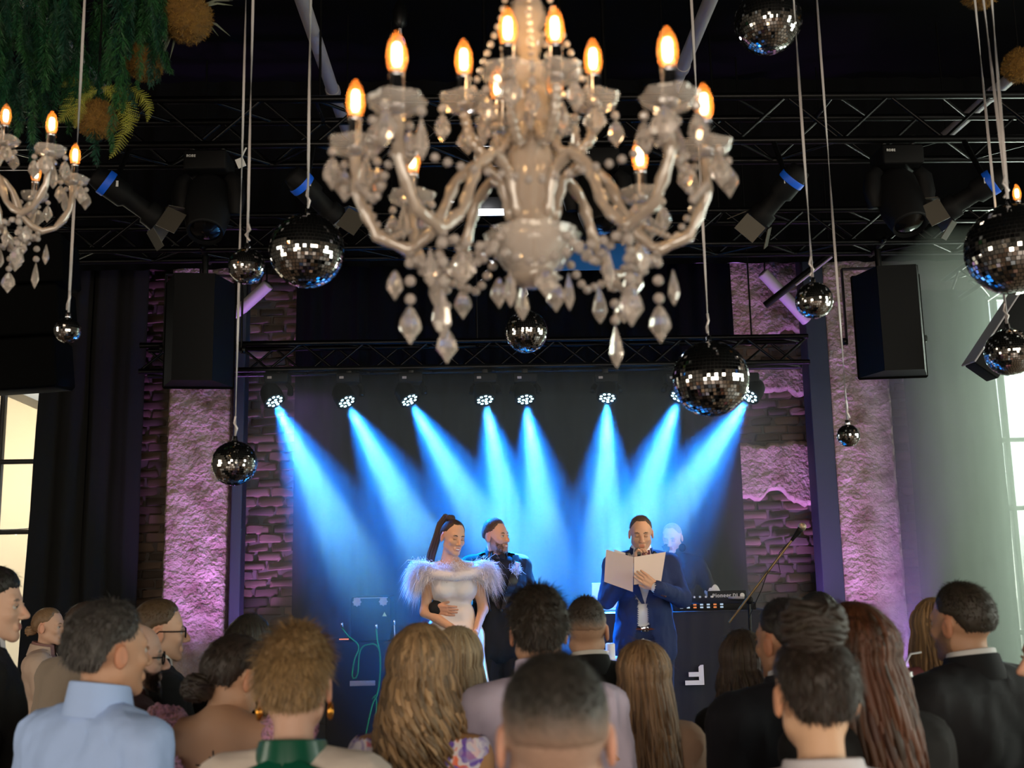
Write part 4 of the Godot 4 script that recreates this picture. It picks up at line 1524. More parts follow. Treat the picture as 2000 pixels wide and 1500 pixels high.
func build_greenery() -> void:
	leafy("leaf", Color(1, 1, 1))
	var ms := mat("moss", Color(1, 1, 1), 0.95)
	ms.vertex_color_use_as_albedo = true
	var z := 4.5
	var g := thing("hanging_greenery", "dense hanging mass of dark green feathery plumes over the smaller chandelier", "greenery", at(120, 60, z))
	var frame := MB.new()
	for k in 4: frame.tube([at(-60, 20 + k * 45 - 60, z + 0.1 * k) - g.position, at(340, 5 + k * 30 - 70, z + 0.1 * k) - g.position], [0.012], 6)
	obj("wire_frame", frame, M.black_metal, g)
	for p in [[-30, -30], [300, -60]]:
		var q := at(p[0], p[1], z + 0.1) - g.position
		rod("hanger", q, Vector3(q.x, 6.2 - g.position.y, q.z), 0.004, M.black_metal, g)
	var kinds := []
	for k in 6: kinds.append(plume(rng.randf_range(0.28, 0.42), 0.055, 330, [Color(0.008, 0.07, 0.026), Color(0.007, 0.05, 0.03), Color(0.018, 0.09, 0.026)][k % 3]))
	for i in 190:
		var px := rng.randf_range(-40, 320)
		var lim := 235.0 if px < 100 else (225.0 if px < 230 else 150.0)
		if px > 250: lim = 95.0
		var py := rng.randf_range(-90, lim - 60)
		if px > 85 and px < 130 and py > 110: py -= 100
		var o := show_mesh("plume", kinds[rng.randi() % 6], M.leaf, g)
		o.transform = Transform3D(Basis(Vector3.UP, rng.randf() * TAU) * Basis(Vector3.BACK, rng.randf_range(-0.3, 0.3)) * Basis.from_scale(Vector3.ONE * rng.randf_range(0.55, 1.1)), at(px, py, z + rng.randf_range(-0.25, 0.3)) - g.position)
	moss_ball(at(365, 35, 4.5), 0.125, "largest rust-brown moss ball with silver leaves above it")
	moss_ball(at(283, 122, 4.45), 0.088, "rust-brown moss ball half covered by a dark green plume")
	moss_ball(at(188, 232, 4.35), 0.09, "rust-brown moss ball framed by yellow-green fern fronds")
	moss_ball(at(1992, 128, 4.6), 0.085, "rust-brown moss ball at the end of the grey roof tube")
	moss_ball(at(1915, -18, 4.6), 0.09, "rust-brown moss ball above the twin ribbons of the largest mirror ball")
	for p in [[245, 105], [222, 180], [275, 60]]:
		var o := show_mesh("plume", kinds[2], M.leaf, g)
		o.transform = Transform3D(Basis(Vector3.UP, p[0]) * Basis.from_scale(Vector3.ONE * 0.7), at(p[0], p[1], 4.28) - g.position)
	var f := thing("fern", "yellow-green fern with arching fronds round the lowest moss ball", "fern", at(195, 168, 4.36))
	var A := func(pts: Array, zz: float) -> Array:
		var out := []
		for p in pts: out.append(at(p[0], p[1], zz) - f.position)
		return out
	fern_frond(f, A.call([[198, 172], [228, 180], [248, 205], [255, 240], [245, 262]], 4.3), 0.05)
	fern_frond(f, A.call([[205, 175], [240, 215], [240, 260], [228, 290], [213, 311]], 4.4), 0.045)
	fern_frond(f, A.call([[200, 170], [250, 172], [280, 190], [292, 215], [287, 240]], 4.35), 0.035)
	fern_frond(f, A.call([[190, 172], [165, 175], [145, 200], [128, 225], [110, 240]], 4.32), 0.05)
	fern_frond(f, A.call([[185, 168], [155, 155], [130, 158], [112, 170]], 4.36), 0.035)
	fern_frond(f, A.call([[190, 175], [158, 195], [150, 225], [146, 252]], 4.24), 0.035)
	rod("stalk", Vector3(0, -0.01, 0), Vector3(0.0, 6.2 - f.position.y, 0.1), 0.003, M.black_metal, f)
	# silver leaves round the top moss ball
	var s := thing("silver_foliage", "silvery grey lance-shaped leaves sticking out behind the largest moss ball", "foliage", at(360, 25, 4.52))
	for k in 26:
		var mb := MB.new()
		var a := rng.randf_range(-0.4, PI + 0.4) if k < 18 else rng.randf_range(PI + 0.6, PI + 1.3)
		var d := Vector3(cos(a), sin(a), rng.randf_range(-0.3, 0.3)).normalized()
		var l := rng.randf_range(0.12, 0.22)
		var w := d.cross(Vector3(0, 0, 1)).normalized() * 0.006
		var g0 := rng.randf_range(0.6, 1.2)
		mb.col = Color(0.13 * g0, 0.15 * g0, 0.11 * g0)
		var b0 := d * 0.05
		var b1 := d * (0.05 + l * 0.6) + Vector3(0, -0.01, 0)
		var b2 := d * (0.05 + l) + Vector3(0, -0.05, 0)
		mb.sheet([[b0 - w * 0.4, b0 + Vector3(0, 0, 0.002), b0 + w * 0.4], [b1 - w, b1 + Vector3(0, 0, 0.004), b1 + w], [b2 - w * 0.1, b2, b2 + w * 0.1]])
		obj("leaf", mb, M.leaf, s, true)
	rod("stalk", Vector3.ZERO, Vector3(0, 6.2 - s.position.y, 0), 0.003, M.black_metal, s)


# ---------------------------------------------------------------- bodies: distance fields meshed as surface nets
# prims: ["c", a, b, ra, rb, k] tapered capsule; ["e", centre, radii, k] ellipsoid; ["s", centre, radii, k] ellipsoid cut away
func nets(prims: Array, cell: float, into: MB, colour: Color) -> void:
	var lo := Vector3.ONE * 1e9
	var hi := -lo
	for p in prims:
		if p[0] == "c":
			var r: float = maxf(p[3], p[4])
			lo = lo.min(p[1] - Vector3.ONE * r).min(p[2] - Vector3.ONE * r)
			hi = hi.max(p[1] + Vector3.ONE * r).max(p[2] + Vector3.ONE * r)
		elif p[0] == "e":
			lo = lo.min(p[1] - p[2])
			hi = hi.max(p[1] + p[2])
	lo -= Vector3.ONE * cell * 3.0
	hi += Vector3.ONE * cell * 3.0
	var nx := int((hi.x - lo.x) / cell) + 2
	var ny := int((hi.y - lo.y) / cell) + 2
	var nz := int((hi.z - lo.z) / cell) + 2
	var g := PackedFloat32Array()
	g.resize(nx * ny * nz)
	g.fill(1.0)
	for p in prims:
		var kind: String = p[0]
		var blo: Vector3
		var bhi: Vector3
		var k: float = p[-1]
		var pad := k + cell * 2.2
		if kind == "c":
			blo = (p[1] as Vector3).min(p[2]) - Vector3.ONE * (maxf(p[3], p[4]) + pad)
			bhi = (p[1] as Vector3).max(p[2]) + Vector3.ONE * (maxf(p[3], p[4]) + pad)
		else:
			blo = p[1] - p[2] - Vector3.ONE * pad
			bhi = p[1] + p[2] + Vector3.ONE * pad
		var i0 := maxi(0, int((blo.x - lo.x) / cell))
		var i1 := mini(nx - 1, int((bhi.x - lo.x) / cell) + 1)
		var j0 := maxi(0, int((blo.y - lo.y) / cell))
		var j1 := mini(ny - 1, int((bhi.y - lo.y) / cell) + 1)
		var k0 := maxi(0, int((blo.z - lo.z) / cell))
		var k1 := mini(nz - 1, int((bhi.z - lo.z) / cell) + 1)
		var cut := kind == "s"
		var cap := kind == "c"
		var a: Vector3 = p[1]
		var ba := Vector3.ZERO
		var inv := 0.0
		var ra := 0.0
		var dr := 0.0
		var ir := Vector3.ONE
		var ir2 := Vector3.ONE
		if cap:
			ba = p[2] - a
			inv = 1.0 / maxf(ba.length_squared(), 1e-9)
			ra = p[3]
			dr = p[4] - p[3]
		else:
			ir = Vector3.ONE / (p[2] as Vector3)
			ir2 = ir * ir
		for z in range(k0, k1 + 1):
			for y in range(j0, j1 + 1):
				var at0 := (z * ny + y) * nx
				var q := lo + Vector3(i0 * cell, y * cell, z * cell) - a
				for x in range(i0, i1 + 1):
					var d: float
					if cap:
						var t := clampf(q.dot(ba) * inv, 0.0, 1.0)
						d = (q - ba * t).length() - ra - dr * t
					else:
						var e := (q * ir).length()
						d = e * (e - 1.0) / maxf((q * ir2).length(), 1e-6)
					var o := g[at0 + x]
					if cut:
						d = -d
						var h := maxf(k - absf(o - d), 0.0)
						g[at0 + x] = maxf(o, d) + h * h / (4.0 * k)
					else:
						var h := maxf(k - absf(o - d), 0.0)
						g[at0 + x] = minf(o, d) - h * h / (4.0 * k)
					q.x += cell
	# one vertex in each crossed cell
	var id := PackedInt32Array()
	id.resize(nx * ny * nz)
	id.fill(-1)
	into.col = colour
	var sxy := nx * ny
	var far := cell * 1.9
	for z in nz - 1:
		for y in ny - 1:
			var b := (z * ny + y) * nx
			for x in nx - 1:
				var n := b + x
				var d0 := g[n]
				if d0 > far or d0 < -far: continue
				var d1 := g[n + 1]; var d2 := g[n + nx]; var d3 := g[n + nx + 1]
				var d4 := g[n + sxy]; var d5 := g[n + sxy + 1]; var d6 := g[n + sxy + nx]; var d7 := g[n + sxy + nx + 1]
				var m := int(d0 < 0) + int(d1 < 0) + int(d2 < 0) + int(d3 < 0) + int(d4 < 0) + int(d5 < 0) + int(d6 < 0) + int(d7 < 0)
				if m == 0 or m == 8: continue
				var s := Vector3.ZERO
				var c := 0
				if (d0 < 0) != (d1 < 0): s += Vector3(d0 / (d0 - d1), 0, 0); c += 1
				if (d2 < 0) != (d3 < 0): s += Vector3(d2 / (d2 - d3), 1, 0); c += 1
				if (d4 < 0) != (d5 < 0): s += Vector3(d4 / (d4 - d5), 0, 1); c += 1
				if (d6 < 0) != (d7 < 0): s += Vector3(d6 / (d6 - d7), 1, 1); c += 1
				if (d0 < 0) != (d2 < 0): s += Vector3(0, d0 / (d0 - d2), 0); c += 1
				if (d1 < 0) != (d3 < 0): s += Vector3(1, d1 / (d1 - d3), 0); c += 1
				if (d4 < 0) != (d6 < 0): s += Vector3(0, d4 / (d4 - d6), 1); c += 1
				if (d5 < 0) != (d7 < 0): s += Vector3(1, d5 / (d5 - d7), 1); c += 1
				if (d0 < 0) != (d4 < 0): s += Vector3(0, 0, d0 / (d0 - d4)); c += 1
				if (d1 < 0) != (d5 < 0): s += Vector3(1, 0, d1 / (d1 - d5)); c += 1
				if (d2 < 0) != (d6 < 0): s += Vector3(0, 1, d2 / (d2 - d6)); c += 1
				if (d3 < 0) != (d7 < 0): s += Vector3(1, 1, d3 / (d3 - d7)); c += 1
				id[n] = into.vert(lo + (Vector3(x, y, z) + s / c) * cell)
	for z in range(1, nz - 1):
		for y in range(1, ny - 1):
			var b := (z * ny + y) * nx
			for x in range(1, nx - 1):
				var n := b + x
				if id[n] < 0: continue
				var neg := g[n] < 0
				if neg != (g[n + 1] < 0):
					net_quad(into, id, n, n - nx, n - nx - sxy, n - sxy, neg)
				if neg != (g[n + nx] < 0):
					net_quad(into, id, n, n - sxy, n - sxy - 1, n - 1, neg)
				if neg != (g[n + sxy] < 0):
					net_quad(into, id, n, n - 1, n - 1 - nx, n - nx, neg)


func net_quad(into: MB, id: PackedInt32Array, a: int, b: int, c: int, d: int, fwd: bool) -> void:
	if id[b] < 0 or id[c] < 0 or id[d] < 0: return
	if fwd: into.quad(id[a], id[b], id[c], id[d])
	else: into.quad(id[d], id[c], id[b], id[a])


func cap(a: Vector3, b: Vector3, ra: float, rb: float, k := 0.03) -> Array:
	return ["c", a, b, ra, rb, k]


# ---------------------------------------------------------------- heads and hands, built once and reused
var head_of := {}
var hand_mb := {}

func head_shape(female: bool) -> MB:
	if head_of.has(female): return head_of[female]
	var j := 0.92 if female else 1.0
	var pr := [
		["e", Vector3(0, 0.035, -0.012), Vector3(0.075, 0.085, 0.094), 0.01],
		["e", Vector3(0, -0.022, 0.022), Vector3(0.063 * j, 0.08, 0.066), 0.02],
		cap(Vector3(-0.047 * j, -0.052, 0.0), Vector3(-0.014, -0.094, 0.066), 0.02, 0.016, 0.025),
		cap(Vector3(0.047 * j, -0.052, 0.0), Vector3(0.014, -0.094, 0.066), 0.02, 0.016, 0.025),
		["e", Vector3(0, -0.098, 0.071), Vector3(0.017, 0.015, 0.014), 0.014],
		cap(Vector3(-0.034, 0.024, 0.068), Vector3(0.034, 0.024, 0.068), 0.014, 0.014, 0.016),
		["e", Vector3(-0.037, -0.022, 0.062), Vector3(0.02, 0.018, 0.018), 0.018],
		["e", Vector3(0.037, -0.022, 0.062), Vector3(0.02, 0.018, 0.018), 0.018],
		["s", Vector3(-0.031, 0.003, 0.093), Vector3(0.017, 0.011, 0.015), 0.012],
		["s", Vector3(0.031, 0.003, 0.093), Vector3(0.017, 0.011, 0.015), 0.012],
		cap(Vector3(0, 0.012, 0.083), Vector3(0, -0.03, 0.107), 0.0075, 0.0115 * j, 0.012),
		["e", Vector3(-0.012, -0.035, 0.096), Vector3(0.0085, 0.0075, 0.011), 0.008],
		["e", Vector3(0.012, -0.035, 0.096), Vector3(0.0085, 0.0075, 0.011), 0.008],
		cap(Vector3(-0.02, -0.061, 0.081), Vector3(0.02, -0.061, 0.081), 0.0065, 0.0065, 0.008),
		cap(Vector3(-0.016, -0.07, 0.082), Vector3(0.016, -0.07, 0.082), 0.0075, 0.0075, 0.007),
		["e", Vector3(-0.079, -0.005, -0.012), Vector3(0.0085, 0.031, 0.019), 0.008],
		["e", Vector3(0.079, -0.005, -0.012), Vector3(0.0085, 0.031, 0.019), 0.008],
		["s", Vector3(-0.089, -0.002, -0.006), Vector3(0.006, 0.018, 0.009), 0.005],
		["s", Vector3(0.089, -0.002, -0.006), Vector3(0.006, 0.018, 0.009), 0.005],
		cap(Vector3(0, -0.2, -0.03), Vector3(0, -0.06, -0.018), 0.052 * (0.9 if female else 1.06), 0.05 * (0.9 if female else 1.06), 0.022),
	]
	var mb := MB.new()
	nets(pr, 0.0046, mb, Color.WHITE)
	head_of[female] = mb
	return mb


# a right hand, wrist at the origin, fingers along -y, palm facing -z, thumb toward +x; curl bends the fingers
func hand_shape(curl: float, spread := 1.0) -> MB:
	var key := [curl, spread]
	if hand_mb.has(key): return hand_mb[key]
	var pr := [
		cap(Vector3(0, 0.03, 0), Vector3(0, -0.01, 0), 0.026, 0.025, 0.012),
		cap(Vector3(-0.022, -0.03, 0), Vector3(-0.026, -0.085, 0), 0.014, 0.013, 0.012),
		cap(Vector3(0.0, -0.02, 0), Vector3(0.0, -0.09, 0), 0.016, 0.0125, 0.012),
		cap(Vector3(0.02, -0.03, 0), Vector3(0.026, -0.085, 0), 0.015, 0.013, 0.012),
		cap(Vector3(0.022, -0.03, -0.006), Vector3(0.042, -0.055, -0.014), 0.016, 0.0115, 0.01),
		cap(Vector3(0.042, -0.055, -0.014), Vector3(0.052, -0.088, -0.02 - curl * 0.012), 0.0105, 0.0085, 0.003),
	]
	for f in 4:
		var x: float = [-0.03, -0.0105, 0.009, 0.028][f]
		var l: float = [0.056, 0.072, 0.077, 0.068][f]
		var p := Vector3(x, -0.086, 0)
		var ang := 0.0
		for s in 3:
			ang += curl * [0.5, 0.8, 0.6][s]
			var q: Vector3 = p + Vector3((x * 0.25) * spread * [0.45, 0.3, 0.25][s], -cos(ang), -sin(ang)).normalized() * l * [0.45, 0.3, 0.25][s]
			pr.append(cap(p, q, 0.0092 - s * 0.0008, 0.0086 - s * 0.0008, 0.0025))
			p = q
	var mb := MB.new()
	nets(pr, 0.0042, mb, Color.WHITE)
	hand_mb[key] = mb
	return mb


# ---------------------------------------------------------------- figures
# joints for a standing adult of 1.75 m facing +z; s.x out to the figure's left hand side is +x
func joints(female: bool) -> Dictionary:
	var sw := 0.158 if female else 0.19
	var J := {"head": Vector3(0, 1.63, 0.02), "neck": Vector3(0, 1.475 if female else 1.5, -0.015), "chest": Vector3(0, 1.305 if female else 1.325, 0.0), "waist": Vector3(0, 1.1, 0.005), "pelvis": Vector3(0, 0.96, 0.0)}
	for s in [1, -1]:
		var n := "l" if s == 1 else "r"
		J["sh" + n] = Vector3(sw * s, 1.405 if female else 1.415, -0.02)
		J["el" + n] = Vector3((sw + 0.045) * s, 1.14, -0.035)
		J["wr" + n] = Vector3((sw + 0.04) * s, 0.87, 0.04)
		J["hip" + n] = Vector3(0.09 * s, 0.92, 0.0)
		J["kn" + n] = Vector3(0.095 * s, 0.5, 0.015)
		J["an" + n] = Vector3(0.1 * s, 0.085, -0.01)
		J["toe" + n] = Vector3(0.115 * s, 0.03, 0.13)
	return J


func torso_prims(J: Dictionary, female: bool, grow: float, k := 0.05) -> Array:
	var c: Vector3 = J.chest
	var w: Vector3 = J.waist
	var p: Vector3 = J.pelvis
	var f := 0.86 if female else 1.0
	var shl: Vector3 = J.shl
	var shr: Vector3 = J.shr
	var pr := [
		cap(c + Vector3(-0.085 * f, -0.02, 0), c + Vector3(0.085 * f, -0.02, 0), 0.105 * f + grow, 0.105 * f + grow, k),
		cap(c + Vector3(-0.08 * f, 0.07, -0.01), c + Vector3(0.08 * f, 0.07, -0.01), 0.085 * f + grow, 0.085 * f + grow, k),
		cap(w + Vector3(-0.06 * f, 0, 0), w + Vector3(0.06 * f, 0, 0), (0.085 if female else 0.105) + grow, (0.085 if female else 0.105) + grow, k),
		cap(p + Vector3(-0.075, 0, -0.01), p + Vector3(0.075, 0, -0.01), 0.112 + grow, 0.112 + grow, k),
		cap(shl + Vector3(-0.02, 0.005, 0), J.neck + Vector3(0, -0.045, 0), 0.055 + grow, 0.046 + grow, k),
		cap(shr + Vector3(0.02, 0.005, 0), J.neck + Vector3(0, -0.045, 0), 0.055 + grow, 0.046 + grow, k),
	]
	if female:
		for s in [-1.0, 1.0]: pr.append(["e", c + Vector3(0.065 * s, -0.02, 0.085), Vector3(0.055, 0.05, 0.038) + Vector3.ONE * grow, 0.05])
	return pr


func arm_prims(J: Dictionary, female: bool, grow: float, n: String, to := 1.0) -> Array:
	var f := 0.82 if female else 1.0
	var sh: Vector3 = J["sh" + n]
	var el: Vector3 = J["el" + n]
	var wr: Vector3 = J["wr" + n]
	var pr := [cap(sh, el, 0.055 * f + grow, 0.043 * f + grow, 0.03)]
	if to > 0.0:
		pr.append(cap(el, el.lerp(wr, to), 0.042 * f + grow, lerpf(0.042, 0.029, to) * f + grow, 0.025))
	return pr


func leg_prims(J: Dictionary, female: bool, grow: float, n: String, feet := true) -> Array:
	var hp: Vector3 = J["hip" + n]
	var kn: Vector3 = J["kn" + n]
	var an: Vector3 = J["an" + n]
	var pr := [cap(hp, kn, 0.088 + grow, 0.056 + grow, 0.04), cap(kn, an, 0.055 + grow, 0.04 + grow, 0.03)]
	if feet: pr.append(cap(an + Vector3(0, -0.045, -0.02), J["toe" + n], 0.038, 0.03, 0.03))
	return pr


func shade(c: Color, g: float) -> Color:
	return Color(c.r * g, c.g * g, c.b * g)


# colours of the skin: lips, brows and beard are pigment on the head's own surface
func add_head(into: MB, female: bool, xf: Transform3D, skin: Color, hairc: Color, opt: Dictionary) -> void:
	var h := head_shape(female)
	var at0 := into.v.size()
	var beard: float = opt.get("beard", 0.0)
	var stub: float = opt.get("stubble", 0.0)
	var fade: float = opt.get("fade", 0.0)
	var lip := Color(0.45, 0.17, 0.13) if female else Color(skin.r * 0.85, skin.g * 0.55, skin.b * 0.5)
	for i in h.v.size():
		var p := h.v[i]
		var c := skin
		if p.z > 0.07 and p.y < -0.054 and p.y > -0.077 and absf(p.x) < 0.021 - absf(p.y + 0.066) * 0.7: c = lip
		elif p.z > 0.058 and absf(p.x) > 0.012 and absf(p.x) < 0.046 and p.y > 0.02 and p.y < 0.03 - absf(absf(p.x) - 0.03) * 0.25: c = skin.lerp(hairc, 0.75)
		elif p.y < 0.02 and absf(p.x) < 0.012 and p.z > 0.095: c = Color(minf(1.0, skin.r * 1.06), skin.g * 0.94, skin.b * 0.92)
		elif p.x * signf(p.x) > 0.074 and p.y > -0.045 and p.y < 0.04 and p.z > -0.035 and p.z < 0.015: c = Color(minf(1.0, skin.r * 1.05), skin.g * 0.82, skin.b * 0.76)
		if beard + stub > 0.0 and p.y < 0.01 and absf(p.x) < 0.075 and p.y > -0.125 and p.z > -0.01:
			var line := -0.045 + 0.06 * clampf((0.06 - p.z) / 0.06, 0.0, 1.0)
			var m := smoothstep(0.0, 0.012, line - p.y)
			if p.z > 0.07 and absf(p.x) < 0.03 and p.y > -0.056 and p.y < -0.044: m = 1.0
			if c != lip: c = c.lerp(hairc, m * maxf(beard, stub) * (0.85 + 0.3 * noise.get_noise_3dv(p * 300.0)))
		if fade > 0.0:
			var m2 := smoothstep(-0.06, 0.05, p.y) * smoothstep(0.065, 0.02, p.z)
			if absf(p.x) < 0.076 or p.y > 0.03: c = c.lerp(shade(hairc, 1.3), m2 * fade * (0.8 + 0.5 * noise.get_noise_3dv(p * 260.0)))
		into.v.append(xf * p)
		into.c.append(c)
	for i in h.ix: into.ix.append(at0 + i)
	# eyes with lids
	if not opt.get("no_eyes", false):
		for s in [-1.0, 1.0]:
			var e := Vector3(0.031 * s, 0.003, 0.0745)
			var look: Vector3 = opt.get("look", Vector3(0, 0, 1))
			if not opt.get("shut", false):
				into.col = Color(0.42, 0.39, 0.36)
				into.ball(xf * (e - Vector3(0, 0, 0.0022)), Vector3.ONE * 0.0115, 10, 8)
				into.col = Color(0.05, 0.03, 0.02)
				into.ball(xf * (e - Vector3(0, 0, 0.002) + look.normalized() * 0.0078), Vector3.ONE * 0.0056, 8, 6)
			into.col = shade(skin, 0.8)
			var lid := []
			for k in 6:
				var u := k / 5.0 * 2.0 - 1.0
				lid.append(xf * (e + Vector3(u * 0.013, (-0.001 if opt.get("shut", false) else 0.006) - u * u * 0.004, 0.0115 - u * u * 0.006)))
			into.tube(lid, [0.002, 0.003, 0.0034, 0.0034, 0.003, 0.002], 6)
			if opt.get("shut", false):
				into.ball(xf * (e + Vector3(0, 0.001, -0.0005)), Vector3.ONE * 0.0125, 10, 8)
			into.col = shade(hairc, 0.6)
			var lash := []
			for k in 5:
				var u := k / 4.0 * 2.0 - 1.0
				lash.append(xf * (e + Vector3(u * 0.0125, (-0.004 if opt.get("shut", false) else 0.004) - u * u * 0.003, 0.0135 - u * u * 0.006)))
			into.tube(lash, [0.0012], 5)
	if opt.get("smile", false):
		into.col = Color(0.78, 0.75, 0.7)
		into.tube([xf * Vector3(-0.017, -0.063, 0.0845), xf * Vector3(-0.008, -0.0665, 0.0885), xf * Vector3(0.008, -0.0665, 0.0885), xf * Vector3(0.017, -0.063, 0.0845)], [0.002, 0.0042, 0.0042, 0.002], 8)


# ---------------------------------------------------------------- hair
# how far the hair reaches down at an azimuth (0 = face, 180 = back): lowest elevation in degrees
func hairline(az: float, nape: float, fringe: float) -> float:
	var a := absf(rad_to_deg(az))
	if a < 35.0: return fringe
	if a < 70.0: return lerpf(fringe, 4.0, (a - 35.0) / 35.0)
	if a < 100.0: return lerpf(4.0, -2.0, (a - 70.0) / 30.0)
	if a < 125.0: return lerpf(-2.0, nape, (a - 100.0) / 25.0)
	return nape


const HEAD_C := Vector3(0, 0.03, -0.012)
const HEAD_R := Vector3(0.0785, 0.0885, 0.0975)

func hair_point(az: float, el: float, lift: float) -> Vector3:
	var d := Vector3(sin(az) * cos(el), sin(el), cos(az) * cos(el))
	return HEAD_C + d * HEAD_R * (1.0 + lift)


# style: thick, top (extra height on top), nape, fringe, curl (bumpiness), streak, strands, strand_len, lift, side (0..1 how much hair the sides carry)
func hair_cap(into: MB, xf: Transform3D, col: Color, st: Dictionary, sd: float) -> void:
	var nape: float = st.get("nape", -42.0)
	var fringe: float = st.get("fringe", 38.0)
	var thick: float = st.get("thick", 0.12)
	var top: float = st.get("top", 0.06)
	var curl: float = st.get("curl", 0.0)
	var side: float = st.get("side", 1.0)
	var streak: float = st.get("streak", 0.03)
	var vary: float = st.get("vary", 0.35)
	var rows := []
	var cols := []
	var NA := 72
	var NE := 34
	for j in NE + 1:
		var el := deg_to_rad(lerpf(-75.0, 90.0, float(j) / NE))
		var line := []
		for i in NA:
			var az := TAU * i / NA - PI
			var low := deg_to_rad(hairline(az, nape, fringe) + 3.0 * noise.get_noise_2d(az * 6.0, sd))
			var m := smoothstep(low - 0.10, low + 0.16, el)
			var amt := lerpf(side, 1.0, smoothstep(0.15, 0.75, el)) * lerpf(st.get("taper", 0.3), 1.0, smoothstep(low, low + 0.6, el))
			var d := Vector3(sin(az) * cos(el), sin(el), cos(az) * cos(el))
			var lift := thick * amt + top * smoothstep(0.3, 1.3, el)
			lift += streak * noise.get_noise_3d(az * 14.0 * cos(el) + sd, el * 1.6, sd)
			lift += curl * (noise.get_noise_3dv(d * 5.0 + Vector3.ONE * sd) + 0.6 * noise.get_noise_3dv(d * 11.0 + Vector3.ONE * sd))
			line.append(xf * hair_point(az, el, lerpf(-0.16, lift, m)))
			var g := 1.0 + vary * (noise.get_noise_3d(az * 16.0 * cos(el) + sd, el * 2.0, 3.0) + curl * 6.0 * noise.get_noise_3dv(d * 8.0))
			var cc := shade(col, maxf(0.25, g))
			if st.has("edge"): cc = (st.edge as Color).lerp(cc, smoothstep(low - 0.12, low + st.get("edge_w", 0.5), el + 0.12 * noise.get_noise_3dv(d * 9.0)))
			cols.append(cc)
		rows.append(line)
	var first := into.v.size()
	for line in rows: line.reverse()
	into.sheet(rows, true)
	var n := 0
	for j in NE + 1:
		for i in NA:
			into.c[first + n] = cols[j * NA + NA - 1 - i]
			n += 1
	# loose strands standing a little off the cap
	var cnt: int = st.get("strands", 500)
	var sl: float = st.get("strand_len", 0.02)
	var lo2: float = st.get("lift", 0.35)
	for k in cnt:
		var az := rng.randf() * TAU - PI
		var el := asin(rng.randf_range(-0.7, 1.0))
		var low := deg_to_rad(hairline(az, nape, fringe))
		if el < low + 0.05: continue
		var amt := lerpf(side, 1.0, smoothstep(0.15, 0.75, el)) * lerpf(st.get("taper", 0.3), 1.0, smoothstep(low, low + 0.6, el))
		var lift := thick * amt + top * smoothstep(0.3, 1.3, el) - 0.02
		var d := Vector3(sin(az) * cos(el), sin(el), cos(az) * cos(el))
		if curl > 0.0: lift += curl * (noise.get_noise_3dv(d * 5.0 + Vector3.ONE * sd) + 0.6 * noise.get_noise_3dv(d * 11.0 + Vector3.ONE * sd))
		var p := hair_point(az, el, lift)
		var down := (Vector3(0, -1, -0.25) - d * d.dot(Vector3(0, -1, -0.25))).normalized()
		var dir := (down + d * lo2 * rng.randf_range(0.4, 1.6) + Vector3(rng.randfn(), rng.randfn(), rng.randfn()) * (0.22 + curl * 4.0)).normalized()
		var l := sl * rng.randf_range(0.6, 1.3) * amt
		var w := dir.cross(d).normalized() * 0.0011
		into.col = shade(col, rng.randf_range(0.6, 1.7))
		var m := p + dir * l * 0.55
		var q := p + dir * l + (down * 0.3 - d * 0.2) * l * 0.4
		var a0 := into.vert(xf * (p - w)); var a1 := into.vert(xf * (p + w))
		var a2 := into.vert(xf * (m + w)); var a3 := into.vert(xf * (m - w)); var a4 := into.vert(xf * q)
		into.quad(a0, a1, a2, a3)
		into.tri(a3, a2, a4)


# long locks falling from the crown; spread: azimuth range behind the face; len in metres below the head's centre
func hair_locks(into: MB, xf: Transform3D, col: Color, n: int, len: float, wave: float, from_az: float, sd: float, wide := 1.0, vary := 0.5, behind := 0.11) -> void:
	n = int(n * 2.2)
	for k in n:
		var az := PI + (float(k) / maxf(1.0, n - 1.0) * 2.0 - 1.0) * (PI - deg_to_rad(from_az)) + rng.randf_range(-0.06, 0.06)
		var el0 := deg_to_rad(rng.randf_range(15.0, 62.0))
		var pts := []
		var rad := []
		var ph := rng.randf() * TAU
		var L := len * rng.randf_range(0.82, 1.06)
		var lift := 0.13 + rng.randf_range(0.0, 0.05)
		for i in 5:
			pts.append(hair_point(az, lerpf(el0, deg_to_rad(-18.0), i / 4.0), lift + 0.02 * i / 4.0))
			rad.append(0.009 * wide)
		var p0: Vector3 = pts[-1]
		var steps := 13
		for i in range(1, steps + 1):
			var u := float(i) / steps
			var q := p0 + Vector3(0, -L * u, 0)
			var back := clampf(-cos(az), -0.4, 1.0)
			q.z += -back * 0.035 * sin(PI * minf(1.0, u * 1.6)) - (0.03 + behind * 0.25) * smoothstep(0.25, 0.8, u) * maxf(back, 0.15)
			q.x += sin(az) * 0.035 * u * wide
			q += Vector3(sin(ph + u * 13.0), 0, cos(ph + u * 13.0)) * wave * (0.3 + u)
			pts.append(q)
			rad.append(lerpf(0.0095, 0.0022, u * u) * wide)
		rad[0] = 0.0025
		rad[1] = 0.006 * wide
		for i in pts.size(): pts[i] = xf * pts[i]
		into.col = shade(col, rng.randf_range(1.0 - vary, 1.0 + vary))
		into.tube(pts, rad, 5, true, 0.6)


